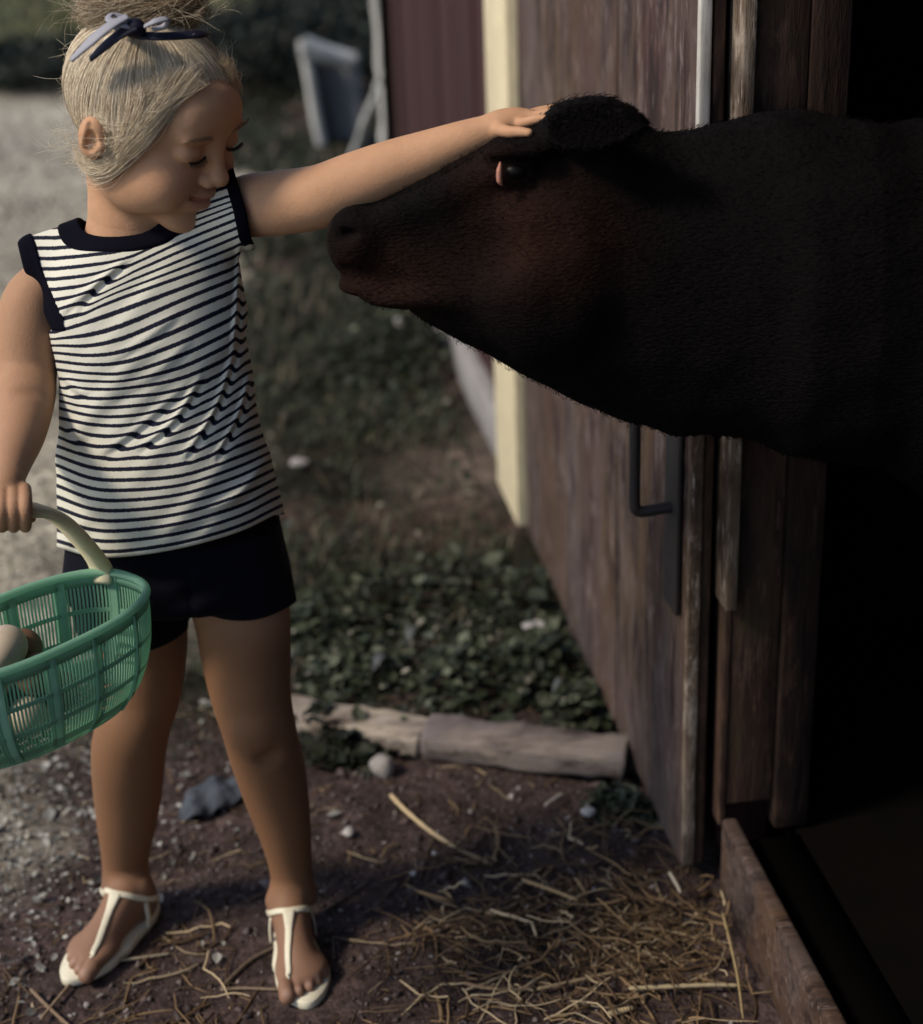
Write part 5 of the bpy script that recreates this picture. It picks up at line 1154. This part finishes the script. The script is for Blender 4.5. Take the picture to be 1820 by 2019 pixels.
# crumpled blue-grey rag between the feet
pr_ = G(418, 1575); n = 40; u_, v_ = np.meshgrid(np.linspace(-1, 1, n), np.linspace(-1, 1, n)); u_ = u_.ravel(); v_ = v_.ravel()
rad_ = 1.12+.10*np.sin(3*np.arctan2(v_, u_)+1); X_ = pr_[0]+u_*np.sqrt(1-v_*v_*.5)*.040*rad_+v_*.012; Y_ = pr_[1]+v_*np.sqrt(1-u_*u_*.5)*.052*rad_; P_ = np.stack([X_, Y_, 0*X_], 1)
Z_ = gz(X_, Y_)+.004+.016*np.clip(1-(u_*u_+v_*v_)*.5, 0, 1)+.006*fbm(P_, 34, 3)+.004*np.sin(u_*6+v_*4)
i = np.arange(n*n).reshape(n, n); q = np.stack([i[:-1, :-1], i[:-1, 1:], i[1:, 1:], i[1:, :-1]], -1).reshape(-1, 4)
rg = mk('rag', np.stack([X_, Y_, np.maximum(Z_, gz(X_, Y_)+.001)], 1), q, m_scrap, None, 'crumpled blue-grey rag lying on the dirt between the girl\'s legs', 'rag'); md = rg.modifiers.new('s', 'SOLIDIFY'); md.thickness = .003
# big pale leaf / scrap above the timber
def bigleaf(px, py, L, ang, label, col):
    L *= .65; col = tuple(c_*.7 for c_ in col)
    p = G(px, py); a = ang; V = []; Q = []; m = 9
    for k in range(m):
        t = k/(m-1); w_ = L*.22*math.sin(math.pi*min(1, t*.9+.08))**.8; c = np.array([p[0]+math.cos(a)*L*(t-.5), p[1]+math.sin(a)*L*(t-.5), .03+.02*math.sin(t*3)]); s_ = np.array([-math.sin(a), math.cos(a), 0])
        V += [c-s_*w_+ZZ*.004, c-ZZ*.002, c+s_*w_+ZZ*.004]
    for k in range(m-1):
        for j in (0, 1): Q.append([k*3+j, k*3+j+1, k*3+j+4, k*3+j+3])
    o = mk('fallen_leaf', V, Q, m_leaf, None, label, 'leaf', 'pale fallen leaves behind the timbers', attrs={'tint': np.tile(np.array(col), (len(V), 1))}); md = o.modifiers.new('s', 'SOLIDIFY'); md.thickness = .0012
bigleaf(755, 1345, .07, .9, 'long bluish leaf lying just behind the whitewashed timber', (.09, .10, .115))
bigleaf(815, 1290, .06, 1.2, 'upright bluish leaf a hand above the joint of the timbers', (.10, .115, .125))
bigleaf(1105, 1395, .05, .6, 'small bluish leaf behind the grey timber', (.08, .095, .10))

# ---------------------------------------------------------------- background shrubs
def shrub(cx, cy, rx, ry, rz, nl, col, label, leaf=.06, base=.0):
    n = nl; v = rng.normal(size=(n, 3)); v /= np.linalg.norm(v, axis=1, keepdims=True); r = rng.random(n)**.38; lump = 1+.28*fbm(v*1.6+cx, 1.5, 2); p = v*(r*lump)[:, None]*np.array([rx, ry, rz])+np.array([cx, cy, rz*.8+base]); k = p[:, 2] > .02; p = p[k]; n = len(p)
    a = rng.uniform(0, 2*np.pi, n); til = rng.uniform(-1.2, 1.2, n); ax = np.stack([np.cos(a)*np.cos(til), np.sin(a)*np.cos(til), np.sin(til)], 1); s_ = np.cross(ax, rng.normal(size=(n, 3))); s_ /= np.linalg.norm(s_, axis=1, keepdims=True); L = leaf*rng.uniform(.6, 1.3, n)[:, None]
    V = np.stack([p, p+ax*L*.5+s_*L*.28, p+ax*L, p+ax*L*.5-s_*L*.28], 1).reshape(-1, 3); q = np.arange(n*4).reshape(n, 4)
    cl = np.array(col)*(1+.5*fbm(p, 3, 2)[:, None])*rng.uniform(.6, 1.5, (n, 1)); root = empty('shrub', (cx, cy, 0), label, 'shrub', 'dark shrubs at the far side of the yard')
    mk('foliage', V, q, m_leaf, root, attrs={'tint': np.repeat(np.clip(cl, .002, 1), 4, 0)}, smooth=False)
    pth = np.stack([np.tile([cx, cy, -.05], (9, 1))+rng.normal(size=(9, 3))*[.08, .08, 0], np.tile([cx, cy, rz*.5], (9, 1))+rng.normal(size=(9, 3))*[rx*.3, ry*.3, rz*.1], np.tile([cx, cy, rz*1.0], (9, 1))+rng.normal(size=(9, 3))*[rx*.5, ry*.5, rz*.3]], 1)
    V, Q = tubes(pth, np.array([[.03, .02, .008]]), 6); mk('stem', V, Q, m_bark, root)
p = G(90, 190); shrub(p[0]-.05, p[1]+.5, .95, .6, .15, 5000, (.022, .028, .020), 'dark low shrub at the far left edge, beside the gravel')
p = G(560, 300); shrub(p[0]+.1, p[1]+2.4, 1.1, 1.2, .26, 9000, (.012, .016, .012), 'broad dark shrub behind the sheet metal panel')
p = G(510, 150); shrub(p[0], p[1]+.6, 1.0, .9, .13, 6000, (.016, .020, .016), 'low dark shrub showing right of the girl\'s hair')
p = G(690, 200); shrub(p[0]+.25, p[1]+3.2, .7, 1.2, 1.0, 10000, (.010, .013, .010), 'tall blackish shrub at the far corner of the barn')
n = 16000; y = rng.uniform(10.5, 24, n); x = rng.uniform(-.48, .06, n)*y; c = np.where(rng.random((n, 1)) < .6, np.array([.10, .115, .055]), np.array([.20, .18, .10]))*rng.uniform(.4, 1.4, (n, 1)); blades(x, y, rng.uniform(.05, .22, n), rng.uniform(.01, .03, n), rng.uniform(.1, 1.2, n), c, 'grass', 'yellowish meadow grass at the far top of the yard')
